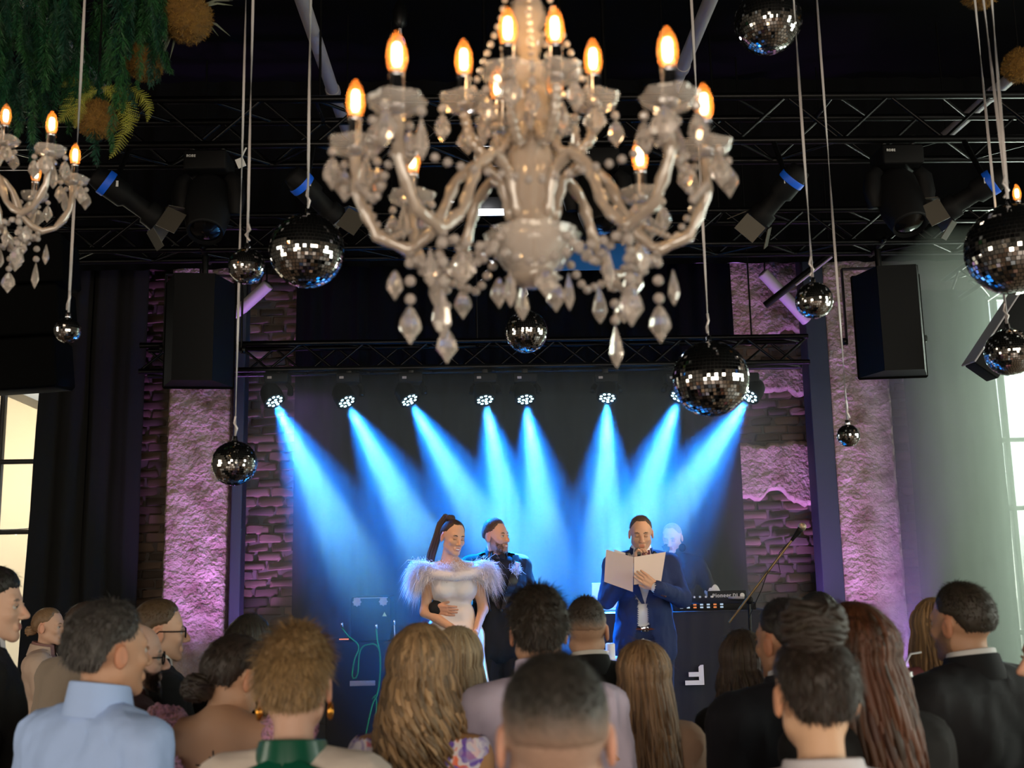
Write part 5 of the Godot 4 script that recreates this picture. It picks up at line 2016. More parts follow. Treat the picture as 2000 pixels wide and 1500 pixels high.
func hair_bun(into: MB, xf: Transform3D, o: Vector3, r: float, col: Color, turns := 9) -> void:
	into.col = shade(col, 0.7)
	into.ball(xf * o, Vector3(r, r * 0.86, r) * 0.86, 18, 12)
	for k in turns * 6:
		var a0 := rng.randf() * TAU
		var tilt := Basis(Vector3(rng.randfn(), rng.randfn() * 0.3, rng.randfn()).normalized(), rng.randf_range(-0.7, 0.7))
		var pts := []
		var h := rng.randf_range(-0.6, 0.6)
		for i in 12:
			var a := a0 + i * 0.34
			var rr := r * sqrt(1.0 - h * h * 0.8) * (0.92 + 0.08 * sin(i * 0.9 + k))
			pts.append(xf * (o + tilt * Vector3(cos(a) * rr, h * r * 0.85, sin(a) * rr)))
		into.col = shade(col, rng.randf_range(0.75, 1.35))
		into.tube(pts, [0.002, 0.005, 0.007, 0.0075, 0.008, 0.008, 0.008, 0.008, 0.007, 0.006, 0.005, 0.002, 0.01, 0.011, 0.011, 0.011, 0.011, 0.01, 0.01, 0.009, 0.007, 0.002], 6)


# ---------------------------------------------------------------- clothes
func field(prims: Array, p: Vector3) -> float:
	var o := 1.0
	for q in prims:
		var d: float
		if q[0] == "c":
			var ba: Vector3 = q[2] - q[1]
			var t := clampf((p - q[1]).dot(ba) / maxf(ba.length_squared(), 1e-9), 0.0, 1.0)
			d = (p - q[1] - ba * t).length() - lerpf(q[3], q[4], t)
		else:
			var e: float = ((p - q[1]) / (q[2] as Vector3)).length()
			d = (e - 1.0) * minf(q[2].x, minf(q[2].y, q[2].z))
		var k: float = q[-1]
		var h := maxf(k - absf(o - d), 0.0)
		o = minf(o, d) - h * h / (4.0 * k)
	return o


# depth of a surface at (x, y), seen from the front (side 1) or the back (side -1)
func skin_depth(prims: Array, x: float, y: float, side := 1.0) -> float:
	var z := 0.45
	for i in 40:
		var d := field(prims, Vector3(x, y, z * side))
		if d < 0.001: break
		z -= maxf(d * 0.8, 0.001)
		if z < 0.0: return 0.05 * side
	return z * side


# a thin piece of cloth that lies on the figure: rows of (x, y) points
func patch(prims: Array, rows: Array, off: float, side := 1.0) -> MB:
	var mb := MB.new()
	var out := []
	for r in rows:
		var line := []
		for p: Vector2 in r: line.append(Vector3(p.x, p.y, skin_depth(prims, p.x, p.y, side) + off * side))
		out.append(line)
	mb.sheet(out)
	var back := []
	for line in out:
		var l2 := []
		for p in line: l2.append(p - Vector3(0, 0, 0.004 * side))
		l2.reverse()
		back.append(l2)
	mb.sheet(back)
	return mb


func strip(a: Vector2, b: Vector2, wa: float, wb: float, n := 8, m := 3) -> Array:   # rows along a-b, width across
	var rows := []
	var side := (b - a).orthogonal().normalized()
	for i in n + 1:
		var t := float(i) / n
		var line := []
		for k in m + 1:
			line.append(a.lerp(b, t) + side * (float(k) / m - 0.5) * lerpf(wa, wb, t))
		rows.append(line)
	return rows


func trim(mb: MB, drop: Callable) -> void:
	var keep := PackedInt32Array()
	for t in range(0, mb.ix.size(), 3):
		var n := 0
		for k in 3:
			if drop.call(mb.v[mb.ix[t + k]]): n += 1
		if n < 2:
			for k in 3: keep.append(mb.ix[t + k])
	mb.ix = keep


func crumple(mb: MB, amount: float, freq: float, sd: float) -> void:
	for i in mb.v.size():
		var p := mb.v[i]
		var q := Vector3(p.x, p.y * 0.45, p.z) * freq
		mb.v[i] = p + Vector3(noise.get_noise_3d(q.x + sd, q.y, q.z), 0.3 * noise.get_noise_3d(q.x, q.y + sd, q.z), noise.get_noise_3d(q.x, q.y, q.z + sd + 7.0)) * amount


func cloth(key: String, c: Color, rough := 0.85) -> StandardMaterial3D:
	return mat("cloth_" + key, c, rough)


func garment(called: String, prims: Array, cell: float, mt: Material, t: Node3D, sd: float, wrinkle := 0.008, drop = null) -> MeshInstance3D:
	var mb := MB.new()
	nets(prims, cell, mb, Color.WHITE)
	if drop != null: trim(mb, drop)
	crumple(mb, wrinkle, 9.0, sd)
	return obj(called, mb, mt, t)


# a standing collar round the neck, open at the front
func collar(J: Dictionary, r0: float, r1: float, y0: float, y1: float, mt: Material, t: Node3D, gap := 0.5, called := "collar") -> void:
	var n: Vector3 = J.neck
	var rows := []
	for j in 5:
		var u: float = [0.0, 1.0, 1.04, 1.0, 0.0][j]
		var grow: float = [0.0, 0.0, 0.003, 0.007, 0.009][j]
		var line := []
		for i in 33:
			var a := lerpf(gap, TAU - gap, i / 32.0)
			var r := lerpf(r0, r1, u) + grow
			var front := 0.5 + 0.5 * cos(a)
			line.append(Vector3(n.x + sin(a) * r, lerpf(y0, y1, u) - front * 0.03, n.z + 0.008 + cos(a) * r * 1.08))
		rows.append(line)
	var mb := MB.new()
	mb.sheet(rows)
	obj(called, mb, mt, t)


func shoes(J: Dictionary, t: Node3D, c: Color) -> void:
	for n in ["l", "r"]:
		var mb := MB.new()
		var an: Vector3 = J["an" + n]
		nets([cap(an + Vector3(0, -0.042, -0.03), J["toe" + n] + Vector3(0, 0.008, 0.01), 0.044, 0.036, 0.02), cap(an, an + Vector3(0, -0.04, -0.01), 0.045, 0.045, 0.02)], 0.016, mb, Color.WHITE)
		for i in mb.v.size(): mb.v[i].y = maxf(mb.v[i].y, 0.0)
		obj("shoe", mb, cloth("shoe%s" % c.to_html(), c, 0.35), t)


var person_no := 0

# one guest. s: px, py (top of the head in the photograph), z, and how he or she looks
func person(s: Dictionary) -> Node3D:
	person_no += 1
	var sd := person_no * 3.7
	var female: bool = s.get("f", false)
	var ground: float = s.get("ground", 0.0)
	var top := at(s.px, s.py, s.z)
	var size: float = (top.y - ground) / (1.757 + s.get("hair_h", 0.012) - s.get("bent", 0.0))
	var t := thing("person", s.label, "person", Vector3(top.x, ground, -s.z), s.get("turn", PI), s.get("group", "guests watching the stage"))
	t.scale = Vector3.ONE * size
	var J := joints(female)
	for k in s.get("pose", {}): J[k] = s.pose[k]
	var skin: Color = s.get("skin", Color(0.5, 0.29, 0.19))
	var hc: Color = s.get("hair", Color(0.03, 0.02, 0.015))
	# head placed on the neck
	var hx := Transform3D(Basis(Vector3.UP, s.get("yaw", 0.0)) * Basis(Vector3.RIGHT, s.get("pitch", 0.0)) * Basis(Vector3.BACK, s.get("roll", 0.0)), J.head)
	hx = hx.scaled_local(Vector3.ONE * s.get("head", 1.0))
	var body := MB.new()
	var bare: bool = s.get("bare", false)
	var pr := torso_prims(J, female, 0.0)
	for n in ["l", "r"]:
		pr += arm_prims(J, female, 0.0, n)
		pr += leg_prims(J, female, 0.0, n)
	var nr := 0.047 if female else 0.056
	pr.append(cap(J.neck + Vector3(0, -0.03, 0), hx * Vector3(0, -0.11, -0.022), nr + 0.006, nr, 0.04))
	nets(pr, 0.014 if bare else 0.024, body, skin)
	add_head(body, female, hx, skin, hc, s.get("opt", {}))
	for n in ["l", "r"]:
		var d: Vector3 = s.get("hand_" + n, (J["wr" + n] - J["el" + n])).normalized()
		var hm := hand_shape(s.get("curl_" + n, 0.45))
		var y := -d
		var palm: Vector3 = s.get("palm_" + n, Vector3(-1 if n == "l" else 1, 0, 0.2))
		var z := -(palm - y * palm.dot(y)).normalized()
		var x := y.cross(z)
		if n == "l" and not s.has("palm_l"): x = -x
		var at0 := body.v.size()
		var xf := Transform3D(Basis(x, y, z) * Basis.from_scale(Vector3.ONE * (0.9 if female else 1.0)), J["wr" + n])
		body.join(hm, xf)
		for i in range(at0, body.v.size()): body.c[i] = skin
	obj("body", body, M.skin, t, true)
	# hair
	var st: Dictionary = s.get("style", {})
	if not st.get("none", false):
		var hair := MB.new()
		hair_cap(hair, hx, hc, st, sd)
		if st.has("locks"):
			var q: Array = st.locks            # [count, length, wave, from azimuth, width, vary]
			hair_locks(hair, hx, hc, q[0], q[1], q[2], q[3], sd, q[4], q[5])
		if st.has("bun"): hair_bun(hair, hx, st.bun, st.get("bun_r", 0.05), hc, 10)
		if st.has("tail"):                     # a ponytail: path of points in head space
			for k in 34:
				var jit := Vector3(rng.randfn(), rng.randfn() * 0.3, rng.randfn()) * 0.009
				var pts := []
				for p in st.tail: pts.append(hx * (p + jit * (0.4 + pts.size() * 0.25)))
				hair.col = shade(hc, rng.randf_range(0.6, 1.8))
				hair.tube(pts, [0.008, 0.012, 0.014, 0.014, 0.012, 0.004], 5)
		if st.get("brows", false):
			for sg in [-1.0, 1.0]:
				hair.col = hc
				hair.tube([hx * Vector3(0.014 * sg, 0.021, 0.0865), hx * Vector3(0.03 * sg, 0.0265, 0.083), hx * Vector3(0.045 * sg, 0.022, 0.0725)], [0.002, 0.0033, 0.0014], 6)
		if st.get("beard", 0) > 0:
			for k in st.beard:
				var a := rng.randf_range(-1.25, 1.25)
				var yy := rng.randf_range(-0.118, -0.035)
				var r0 := Vector3(sin(a) * 0.062, yy, 0.016 + cos(a) * 0.066)
				if absf(r0.x) < 0.022 and yy > -0.078 and yy < -0.05: continue
				var l: float = rng.randf_range(0.006, st.get("beard_len", 0.012))
				var e := r0 + Vector3(sin(a) * 0.5, -1.0, cos(a) * 0.5).normalized() * l
				hair.col = shade(hc, rng.randf_range(0.6, 1.6))
				hair.tri(hair.vert(hx * (r0 + Vector3(0.0018, 0, 0))), hair.vert(hx * (r0 - Vector3(0.0018, 0, 0))), hair.vert(hx * e))
		obj("hair", hair, M.hair, t, true)
	# glasses
	if s.get("glasses", false):
		var gm := MB.new()
		for sg in [-1.0, 1.0]:
			var ring := []
			for i in 17:
				var a := TAU * i / 16.0
				ring.append(hx * Vector3(0.033 * sg + cos(a) * 0.024, -0.001 + sin(a) * 0.018, 0.098 - absf(0.033 * sg + cos(a) * 0.024) * 0.12))
			gm.tube(ring, [0.0028], 6, false)
			gm.tube([hx * Vector3(0.058 * sg, 0.006, 0.09), hx * Vector3(0.076 * sg, 0.008, 0.06), hx * Vector3(0.086 * sg, 0.012, -0.01), hx * Vector3(0.084 * sg, -0.005, -0.03)], [0.0028], 6)
		gm.tube([hx * Vector3(-0.01, 0.004, 0.098), hx * Vector3(0.01, 0.004, 0.098)], [0.0028], 6)
		obj("glasses", gm, M.black_paint, t)
	if s.has("earrings"):
		for sg in [-1.0, 1.0]:
			var em := MB.new()
			var ring := []
			for i in 15: ring.append(hx * Vector3(0.083 * sg, -0.052 + cos(TAU * i / 14.0) * 0.017, -0.012 + sin(TAU * i / 14.0) * 0.017))
			em.tube(ring, [0.0042], 8, false)
			obj("hoop_earring", em, mat("gold", Color(0.85, 0.6, 0.25), 0.2, 1.0), t)
	dress_up(t, J, female, s, sd)
	return t


func dress_up(t: Node3D, J: Dictionary, f: bool, s: Dictionary, sd: float) -> void:
	var w: Dictionary = s.wear
	var kind: String = w.kind
	var c: Color = w.get("c", Color(0.05, 0.05, 0.06))
	var key := c.to_html()
	var fine: float = w.get("cell", 0.016)
	var m: Material = w.get("m", cloth(key, c))
	var low: Color = w.get("low", Color(0.05, 0.05, 0.06))
	var lowm := cloth(low.to_html(), low)
	if kind in ["suit", "blazer", "shirt", "top"]:
		var g := 0.026 if kind in ["suit", "blazer"] else 0.014
		var tp := torso_prims(J, f, g)
		var up := tp.duplicate()
		for n in ["l", "r"]:
			up += arm_prims(J, f, g * 0.75, n, w.get("sleeve", 0.97))
			if kind in ["suit", "blazer"]: up.append(cap(J["sh" + n] + Vector3(0, 0.006, 0), J.neck + Vector3(0.06 * (1 if n == "l" else -1), -0.05, -0.01), 0.062, 0.045, 0.04))
		if kind in ["suit", "blazer"]: up.append(cap(J.pelvis + Vector3(-0.085, -0.1, 0), J.pelvis + Vector3(0.085, -0.1, 0), 0.128, 0.128, 0.05))
		var drop = null
		if w.get("open", false):           # the front of a jacket stands open in a V
			var vy: float = w.get("v", 1.16)
			drop = func(p: Vector3) -> bool: return p.z > 0.02 and p.y > vy and absf(p.x) < (p.y - vy) * 0.34 + 0.004 and p.y < 1.6
		if w.has("cutfn"): drop = w.cutfn
		if w.get("wide_neck", false):
			drop = func(p: Vector3) -> bool: return p.y > 1.4 and absf(p.x) < 0.13
		garment("jacket" if kind in ["suit", "blazer"] else "shirt", up, fine, m, t, sd, 0.022 if kind in ["shirt", "top"] else 0.015, drop)
		if kind in ["suit", "blazer"]:
			var sc: Color = w.get("shirt", Color(0.8, 0.8, 0.82))
			var sm := cloth("shirt" + sc.to_html(), sc)
			if w.get("open", false) or kind == "suit":
				garment("shirt", torso_prims(J, f, 0.012), 0.018, sm, t, sd + 2.0, 0.004)
				collar(J, 0.066, 0.06, J.neck.y + 0.01, J.neck.y + 0.07, sm, t, 0.45, "shirt_collar")
			collar(J, w.get("collar_r", 0.086), 0.069, J.neck.y - 0.015, J.neck.y + 0.055, w.get("collar_m", m), t, 0.95, "jacket_collar")
			if w.get("open", false):
				for n in ["l", "r"]:       # cuffs
					var el: Vector3 = J["el" + n]; var wr: Vector3 = J["wr" + n]
					garment("cuff", [cap(el.lerp(wr, 0.86), el.lerp(wr, 1.0), 0.039, 0.038, 0.01)], 0.009, sm, t, sd, 0.002)
		elif kind == "shirt":
			collar(J, 0.076, 0.064, J.neck.y - 0.01, J.neck.y + 0.07, m, t, 0.4, "shirt_collar")
		var tr := [cap(J.pelvis + Vector3(-0.07, 0.03, 0), J.pelvis + Vector3(0.07, 0.03, 0), 0.12, 0.12, 0.05)]
		for n in ["l", "r"]: tr += leg_prims(J, f, 0.022, n, false)
		garment("trousers", tr, 0.022, lowm, t, sd + 5.0, 0.01)
		shoes(J, t, Color(0.05, 0.04, 0.04))
	elif kind == "dress":
		var bp := torso_prims(J, f, 0.011)
		var skirt := bp.duplicate()
		var hem: float = w.get("hem", 0.35)
		skirt.append(cap(J.pelvis + Vector3(-0.07, -0.02, 0), Vector3(-0.09, hem, 0), 0.13, 0.15, 0.06))
		skirt.append(cap(J.pelvis + Vector3(0.07, -0.02, 0), Vector3(0.09, hem, 0), 0.13, 0.15, 0.06))
		var cut: Callable = w.get("cut")
		garment("dress", skirt, fine, m, t, sd, 0.007, cut)
		shoes(J, t, Color(0.5, 0.4, 0.35))


func build_people() -> void:
	var sk := mat("skin", Color(1, 1, 1), 0.55)
	sk.vertex_color_use_as_albedo = true
	var hm := mat("hair", Color(1, 1, 1), 0.58)
	hm.vertex_color_use_as_albedo = true
	build_guests()
	build_wedding_party()


func build_guests() -> void:
	var pale := Color(0.56, 0.34, 0.24)
	var tan := Color(0.42, 0.23, 0.14)
	var black := Color(0.02, 0.02, 0.024)
	var navy := Color(0.03, 0.035, 0.06)
	var short := {"thick": 0.1, "top": 0.05, "nape": -38.0, "streak": 0.05, "strands": 1500, "strand_len": 0.018, "side": 0.7}
	var facing_r := PI + deg_to_rad(-62.0)       # turned toward the right end of the stage
	# ---- left side, back to front
	person({"px": -22, "py": 1105, "z": 3.7, "turn": PI - 1.05, "yaw": -0.35, "hair": Color(0.012, 0.009, 0.008), "skin": pale, "style": {"thick": 0.17, "top": 0.07, "nape": -45.0, "fringe": 20.0, "strands": 1200, "strand_len": 0.03, "streak": 0.05},
		"wear": {"kind": "suit", "c": black}, "label": "person with full dark hair and black suit, profile beside the bright window"})
	person({"px": 92, "py": 1183, "z": 6.2, "f": true, "turn": PI - 1.3, "yaw": -0.3, "hair": Color(0.19, 0.11, 0.055), "skin": Color(0.6, 0.36, 0.25), "style": {"thick": 0.06, "top": 0.04, "nape": -40.0, "strands": 400, "bun": Vector3(0.0, -0.02, -0.115), "bun_r": 0.036, "brows": true},
		"wear": {"kind": "blazer", "c": Color(0.72, 0.62, 0.55), "open": true, "shirt": Color(0.5, 0.36, 0.34)}, "pose": {"elr": Vector3(-0.24, 1.15, 0.05), "wrr": Vector3(-0.1, 1.2, 0.26)}, "label": "person with low blond bun and beige blazer holding a wine glass by the black curtain"})
	person({"px": 168, "py": 1172, "z": 4.7, "turn": PI - 0.6, "hair": Color(0.06, 0.04, 0.03), "skin": pale, "style": short,
		"wear": {"kind": "suit", "c": Color(0.6, 0.54, 0.48)}, "label": "person in a beige suit almost hidden behind the grey-haired guest's head"})
	person({"px": 306, "py": 1168, "z": 4.1, "turn": PI - 0.95, "yaw": -0.25, "hair": Color(0.07, 0.042, 0.02), "skin": Color(0.58, 0.35, 0.24), "glasses": true, "style": {"thick": 0.1, "top": 0.1, "nape": -36.0, "fringe": 34.0, "strands": 1500, "strand_len": 0.016, "side": 0.55, "brows": true},
		"wear": {"kind": "suit", "c": navy, "shirt": Color(0.85, 0.84, 0.82)}, "label": "person with short brown hair and dark-rimmed glasses, white collar over a dark suit"})
	person({"px": 256, "py": 1208, "z": 3.5, "turn": PI - 1.0, "yaw": -0.3, "hair": Color(0.03, 0.018, 0.012), "skin": Color(0.6, 0.38, 0.29), "glasses": true, "opt": {"beard": 0.95}, "style": {"thick": -0.04, "top": -0.05, "side": 0.5, "nape": -30.0, "fringe": 80.0, "strands": 0, "beard": 2200, "beard_len": 0.03},
		"wear": {"kind": "suit", "c": Color(0.2, 0.06, 0.07), "shirt": Color(0.7, 0.7, 0.7)}, "label": "bald person with full dark beard, glasses and maroon jacket"})
	person({"px": 208, "py": 1170, "z": 2.75, "turn": PI - 0.55, "yaw": -0.2, "hair": Color(0.045, 0.04, 0.037), "skin": tan, "style": {"thick": 0.15, "top": 0.06, "nape": -50.0, "fringe": 36.0, "strands": 4200, "strand_len": 0.028, "streak": 0.07, "vary": 0.6, "curl": 0.015},
		"wear": {"kind": "shirt", "c": Color(0.62, 0.72, 0.9), "cell": 0.013}, "label": "person with greying dark hair in a light blue shirt"})
	person({"px": 486, "py": 1197, "z": 4.2, "f": true, "turn": PI - 0.3, "hair": Color(0.022, 0.017, 0.012), "skin": tan, "style": {"thick": 0.17, "top": 0.03, "nape": -58.0, "strands": 700, "locks": [40, 0.16, 0.004, 70.0, 1.2, 0.4]},
		"wear": {"kind": "blazer", "c": black}, "label": "person with dark chin-length hair and black top in front of the brick wall"})
	# floral dress with puff sleeves, bare back
	var flo := mat("floral_print", Color(1, 1, 1), 0.8)
	blotch(flo, noise_tex(0.02, FastNoiseLite.TYPE_SIMPLEX_SMOOTH, 3, [[0.0, Color(0.2, 0.22, 0.24)], [0.33, Color(0.5, 0.35, 0.42)], [0.42, Color(0.78, 0.55, 0.68)], [0.62, Color(0.8, 0.62, 0.74)], [0.7, Color(0.78, 0.5, 0.4)], [0.8, Color(0.35, 0.38, 0.36)]]), 4.5)
	var bareneck := func(p: Vector3) -> bool: return p.y > 1.37 or (p.z < 0.0 and p.y > 1.26 and absf(p.x) < (p.y - 1.24) * 0.8)
	var p7 := person({"px": 448, "py": 1243, "z": 3.1, "f": true, "turn": PI - 0.15, "yaw": -0.5, "pitch": 0.3, "bent": 0.07, "bare": true, "pose": {"head": Vector3(0, 1.565, 0.05)}, "hair": Color(0.022, 0.014, 0.01), "skin": Color(0.5, 0.29, 0.18), "style": {"thick": 0.15, "top": 0.03, "nape": -46.0, "strands": 900, "strand_len": 0.03, "streak": 0.06, "bun": Vector3(0.03, -0.045, -0.105), "bun_r": 0.045},
		"wear": {"kind": "dress", "m": flo, "cut": bareneck, "cell": 0.013}, "label": "person with pinned-up dark hair and pink floral dress, tattoo between bare shoulders"})
	for sg in [-1.0, 1.0]:
		var mb := MB.new()
		mb.ball(Vector3(0.195 * sg, 1.412, -0.015), Vector3(0.082, 0.085, 0.088), 26, 18)
		for i in mb.v.size():
			var q := mb.v[i]
			mb.v[i] = q + (q - Vector3(0.195 * sg, 1.412, -0.015)) * (0.28 * noise.get_noise_3dv(q * 26.0) + 0.2 * noise.get_noise_3dv(q * 60.0))
		obj("puff_sleeve", mb, flo, p7)
	var J7 := joints(true)
	var bp := torso_prims(J7, true, 0.0)
	for q in [[Vector2(-0.16, 1.27), Vector2(0.13, 1.34)], [Vector2(-0.1, 1.24), Vector2(0.16, 1.3)]]:
		obj("tie_strap", patch(bp, strip(q[0], q[1], 0.016, 0.016, 12, 2), 0.004, -1.0), flo, p7)
	var tat := cloth("tattoo_ink", Color(0.14, 0.12, 0.13))
	for q in [[Vector2(0.0, 1.335), Vector2(0.004, 1.385), 0.008], [Vector2(-0.014, 1.362), Vector2(0.016, 1.366), 0.007], [Vector2(-0.05, 1.335), Vector2(0.055, 1.345), 0.006]]:
		obj("tattoo", patch(bp, strip(q[0], q[1], q[2], q[2] * 0.6, 8, 2), 0.0025, -1.0), tat, p7)
	# short blond hair, pale blazer with green satin collar
	var grn := cloth("green_satin", Color(0.03, 0.3, 0.22), 0.3)
	var p9 := person({"px": 577, "py": 1210, "z": 2.4, "f": true, "turn": PI - 0.05, "hair": Color(0.22, 0.135, 0.06), "skin": Color(0.55, 0.33, 0.24), "earrings": true, "hair_h": 0.03, "style": {"thick": 0.17, "top": 0.12, "nape": -50.0, "strands": 5200, "strand_len": 0.036, "streak": 0.08, "vary": 0.75, "curl": 0.03, "lift": 0.6},
		"wear": {"kind": "blazer", "c": Color(0.84, 0.79, 0.75), "collar_m": grn,  "cell": 0.013}, "label": "person with short layered blond hair, gold hoops and cream blazer with green satin collar"})
	var p9p := torso_prims(joints(true), true, 0.026)
	for sg in [-1.0, 1.0]:
		obj("satin_lapel", patch(p9p, strip(Vector2(0.0, 1.475), Vector2(0.15 * sg, 1.43), 0.055, 0.03, 10, 3), 0.02, -1.0), grn, p9)
	# ---- middle
	var prt := mat("abstract_print", Color(1, 1, 1), 0.75)
	blotch(prt, noise_tex(0.012, FastNoiseLite.TYPE_CELLULAR, 2, [[0.0, Color(0.85, 0.83, 0.88)], [0.42, Color(0.42, 0.32, 0.7)], [0.6, Color(0.88, 0.84, 0.86)], [0.74, Color(0.95, 0.45, 0.28)], [0.86, Color(0.45, 0.36, 0.72)]], 512, true), 3.0)
	person({"px": 892, "py": 1218, "z": 3.5, "f": true, "turn": PI + 0.1, "bare": true, "hair": Color(0.33, 0.24, 0.14), "skin": Color(0.62, 0.4, 0.28), "style": {"thick": 0.13, "top": 0.02, "nape": -50.0, "strands": 500, "locks": [46, 0.24, 0.004, 75.0, 1.1, 0.45]},
		"wear": {"kind": "dress", "c": Color(0.35, 0.05, 0.3), "cut": func(p: Vector3) -> bool: return p.y > 1.37 and not (p.x > 0.06 and p.x < 0.1), "cell": 0.014}, "label": "person with straight ash-blond hair, bare shoulders and magenta dress"})
	var open_back := func(p: Vector3) -> bool: return (p.y > 1.46) or (p.z < 0.02 and p.y > 1.04 and absf(p.x) < 0.105 - absf(p.y - 1.27) * 0.28)
	var p10 := person({"px": 822, "py": 1208, "z": 2.85, "f": true, "turn": PI - 0.12, "yaw": -0.15, "bare": true, "hair": Color(0.24, 0.15, 0.075), "skin": Color(0.42, 0.22, 0.1), "hair_h": 0.02, "style": {"thick": 0.15, "top": 0.04, "nape": -52.0, "strands": 1500, "strand_len": 0.04, "vary": 0.7, "locks": [80, 0.33, 0.02, 70.0, 1.15, 0.65]},
		"wear": {"kind": "dress", "m": prt, "cut": open_back, "cell": 0.012}, "label": "person with long wavy blond hair and open-backed white, purple and orange dress"})
	for q in [[-0.02, 1.4, 1.22], [-0.045, 1.4, 1.16]]:
		obj("ribbon_tie", patch(torso_prims(joints(true), true, 0.0), strip(Vector2(q[0], q[1]), Vector2(q[0] - 0.01, q[2]), 0.014, 0.012, 10, 2), 0.02, -1.0), prt, p10)
	person({"px": 1050, "py": 1136, "z": 3.1, "turn": PI + 0.05, "hair": Color(0.02, 0.014, 0.009), "skin": tan, "hair_h": 0.025, "style": {"thick": 0.19, "top": 0.1, "nape": -56.0, "strands": 3600, "strand_len": 0.03, "curl": 0.055, "vary": 0.5, "lift": 0.7},
		"wear": {"kind": "shirt", "c": Color(0.74, 0.7, 0.78), "cell": 0.014}, "label": "person with thick curly dark hair and pale lilac shirt"})
	person({"px": 1146, "py": 1162, "z": 3.85, "turn": PI + 0.15, "yaw": -0.3, "hair": Color(0.035, 0.025, 0.017), "skin": Color(0.52, 0.3, 0.19), "opt": {"fade": 0.6}, "style": {"thick": 0.04, "top": 0.13, "nape": -16.0, "side": 0.3, "taper": 0.0, "edge": Color(0.33, 0.2, 0.13), "edge_w": 0.6, "strands": 2200, "strand_len": 0.02, "lift": 0.9},
		"wear": {"kind": "suit", "c": black, "shirt": Color(0.85, 0.83, 0.8)}, "label": "person with faded cropped hair and white collar above a black suit"})
	person({"px": 1082, "py": 1268, "z": 1.5, "turn": PI, "hair": Color(0.028, 0.024, 0.02), "skin": Color(0.5, 0.31, 0.23), "hair_h": 0.004, "opt": {"fade": 0.62}, "style": {"thick": 0.03, "top": 0.06, "nape": -18.0, "side": 0.4, "taper": 0.0, "edge": Color(0.3, 0.19, 0.14), "edge_w": 0.75, "strands": 7000, "strand_len": 0.012, "lift": 0.5, "streak": 0.02},
		"wear": {"kind": "shirt", "c": Color(0.35, 0.35, 0.38)}, "label": "person with close-cropped faded hair and bare nape, right under the large chandelier"})
	person({"px": 1256, "py": 1245, "z": 3.35, "f": true, "turn": PI + 0.15, "hair": Color(0.16, 0.09, 0.042), "skin": pale, "style": {"thick": 0.12, "top": 0.02, "nape": -52.0, "strands": 700, "strand_len": 0.04, "vary": 0.6, "locks": [70, 0.4, 0.004, 72.0, 1.05, 0.5]},
		"wear": {"kind": "top", "c": Color(0.62, 0.5, 0.42)}, "label": "person with long straight brown hair and loose beige satin blouse"})
	# ---- right side
	person({"px": 1598, "py": 1152, "z": 4.3, "turn": PI + 0.2, "hair": Color(0.015, 0.012, 0.01), "skin": tan, "style": short, "wear": {"kind": "suit", "c": black}, "label": "person of whom only black hair shows above the bun"})
	person({"px": 1452, "py": 1226, "z": 3.6, "f": true, "turn": PI + 0.3, "hair": Color(0.035, 0.022, 0.014), "skin": tan, "style": {"thick": 0.14, "top": 0.02, "nape": -54.0, "strands": 600, "strand_len": 0.035, "locks": [60, 0.2, 0.006, 72.0, 1.2, 0.5]},
		"wear": {"kind": "blazer", "c": black}, "label": "person with shoulder-length dark brown hair and black jacket below the microphone stand"})
	person({"px": 1535, "py": 1163, "z": 3.0, "turn": PI + 0.15, "yaw": 0.3, "hair": Color(0.014, 0.011, 0.01), "skin": Color(0.42, 0.22, 0.13), "style": {"thick": 0.09, "top": 0.07, "nape": -30.0, "side": 0.5, "strands": 1800},
		"wear": {"kind": "suit", "c": Color(0.035, 0.045, 0.09)}, "label": "person with short black hair and navy suit behind the guest with the bun"})
	person({"px": 1668, "py": 1172, "z": 2.6, "f": true, "turn": PI + 0.2, "yaw": 0.2, "hair": Color(0.06, 0.019, 0.006), "skin": Color(0.55, 0.32, 0.2), "style": {"thick": 0.15, "top": 0.04, "nape": -54.0, "strands": 1500, "strand_len": 0.04, "vary": 0.7, "locks": [90, 0.52, 0.01, 60.0, 1.35, 0.6]},
		"wear": {"kind": "blazer", "c": black}, "label": "person with very long auburn hair lit orange at its edge"})
	person({"px": 1588, "py": 1228, "z": 2.05, "f": true, "turn": PI + 0.02, "hair": Color(0.02, 0.012, 0.008), "skin": Color(0.6, 0.36, 0.22), "hair_h": 0.01, "style": {"thick": 0.09, "top": 0.02, "nape": -55.0, "strands": 1800, "strand_len": 0.03, "streak": 0.06, "vary": 0.6, "bun": Vector3(0.008, 0.145, -0.045), "bun_r": 0.062},
		"wear": {"kind": "blazer", "c": Color(0.78, 0.76, 0.78), "cell": 0.012}, "label": "person with dark hair in a high bun and white blazer"})
	person({"px": 1826, "py": 1163, "z": 3.9, "f": true, "turn": PI + 0.1, "hair": Color(0.24, 0.14, 0.06), "skin": pale, "style": {"thick": 0.12, "top": 0.02, "nape": -52.0, "strands": 600, "locks": [56, 0.3, 0.005, 70.0, 1.0, 0.5]},
		"wear": {"kind": "blazer", "c": Color(0.66, 0.4, 0.42)}, "pose": {"elr": Vector3(-0.22, 1.13, 0.06), "wrr": Vector3(-0.2, 1.05, 0.28)}, "label": "person with long blond hair and pink dress half behind the guest in the navy suit"})
	person({"px": 1880, "py": 1132, "z": 3.15, "turn": PI + 0.35, "yaw": 0.1, "hair": Color(0.022, 0.016, 0.01), "skin": Color(0.45, 0.25, 0.15), "opt": {"beard": 0.6}, "style": {"thick": 0.08, "top": 0.08, "nape": -34.0, "side": 0.6, "strands": 3600, "strand_len": 0.016, "lift": 0.8},
		"wear": {"kind": "suit", "c": Color(0.02, 0.026, 0.05), "shirt": Color(0.85, 0.85, 0.85)}, "label": "person with short dark hair and trimmed beard in a navy suit before the grey curtain"})
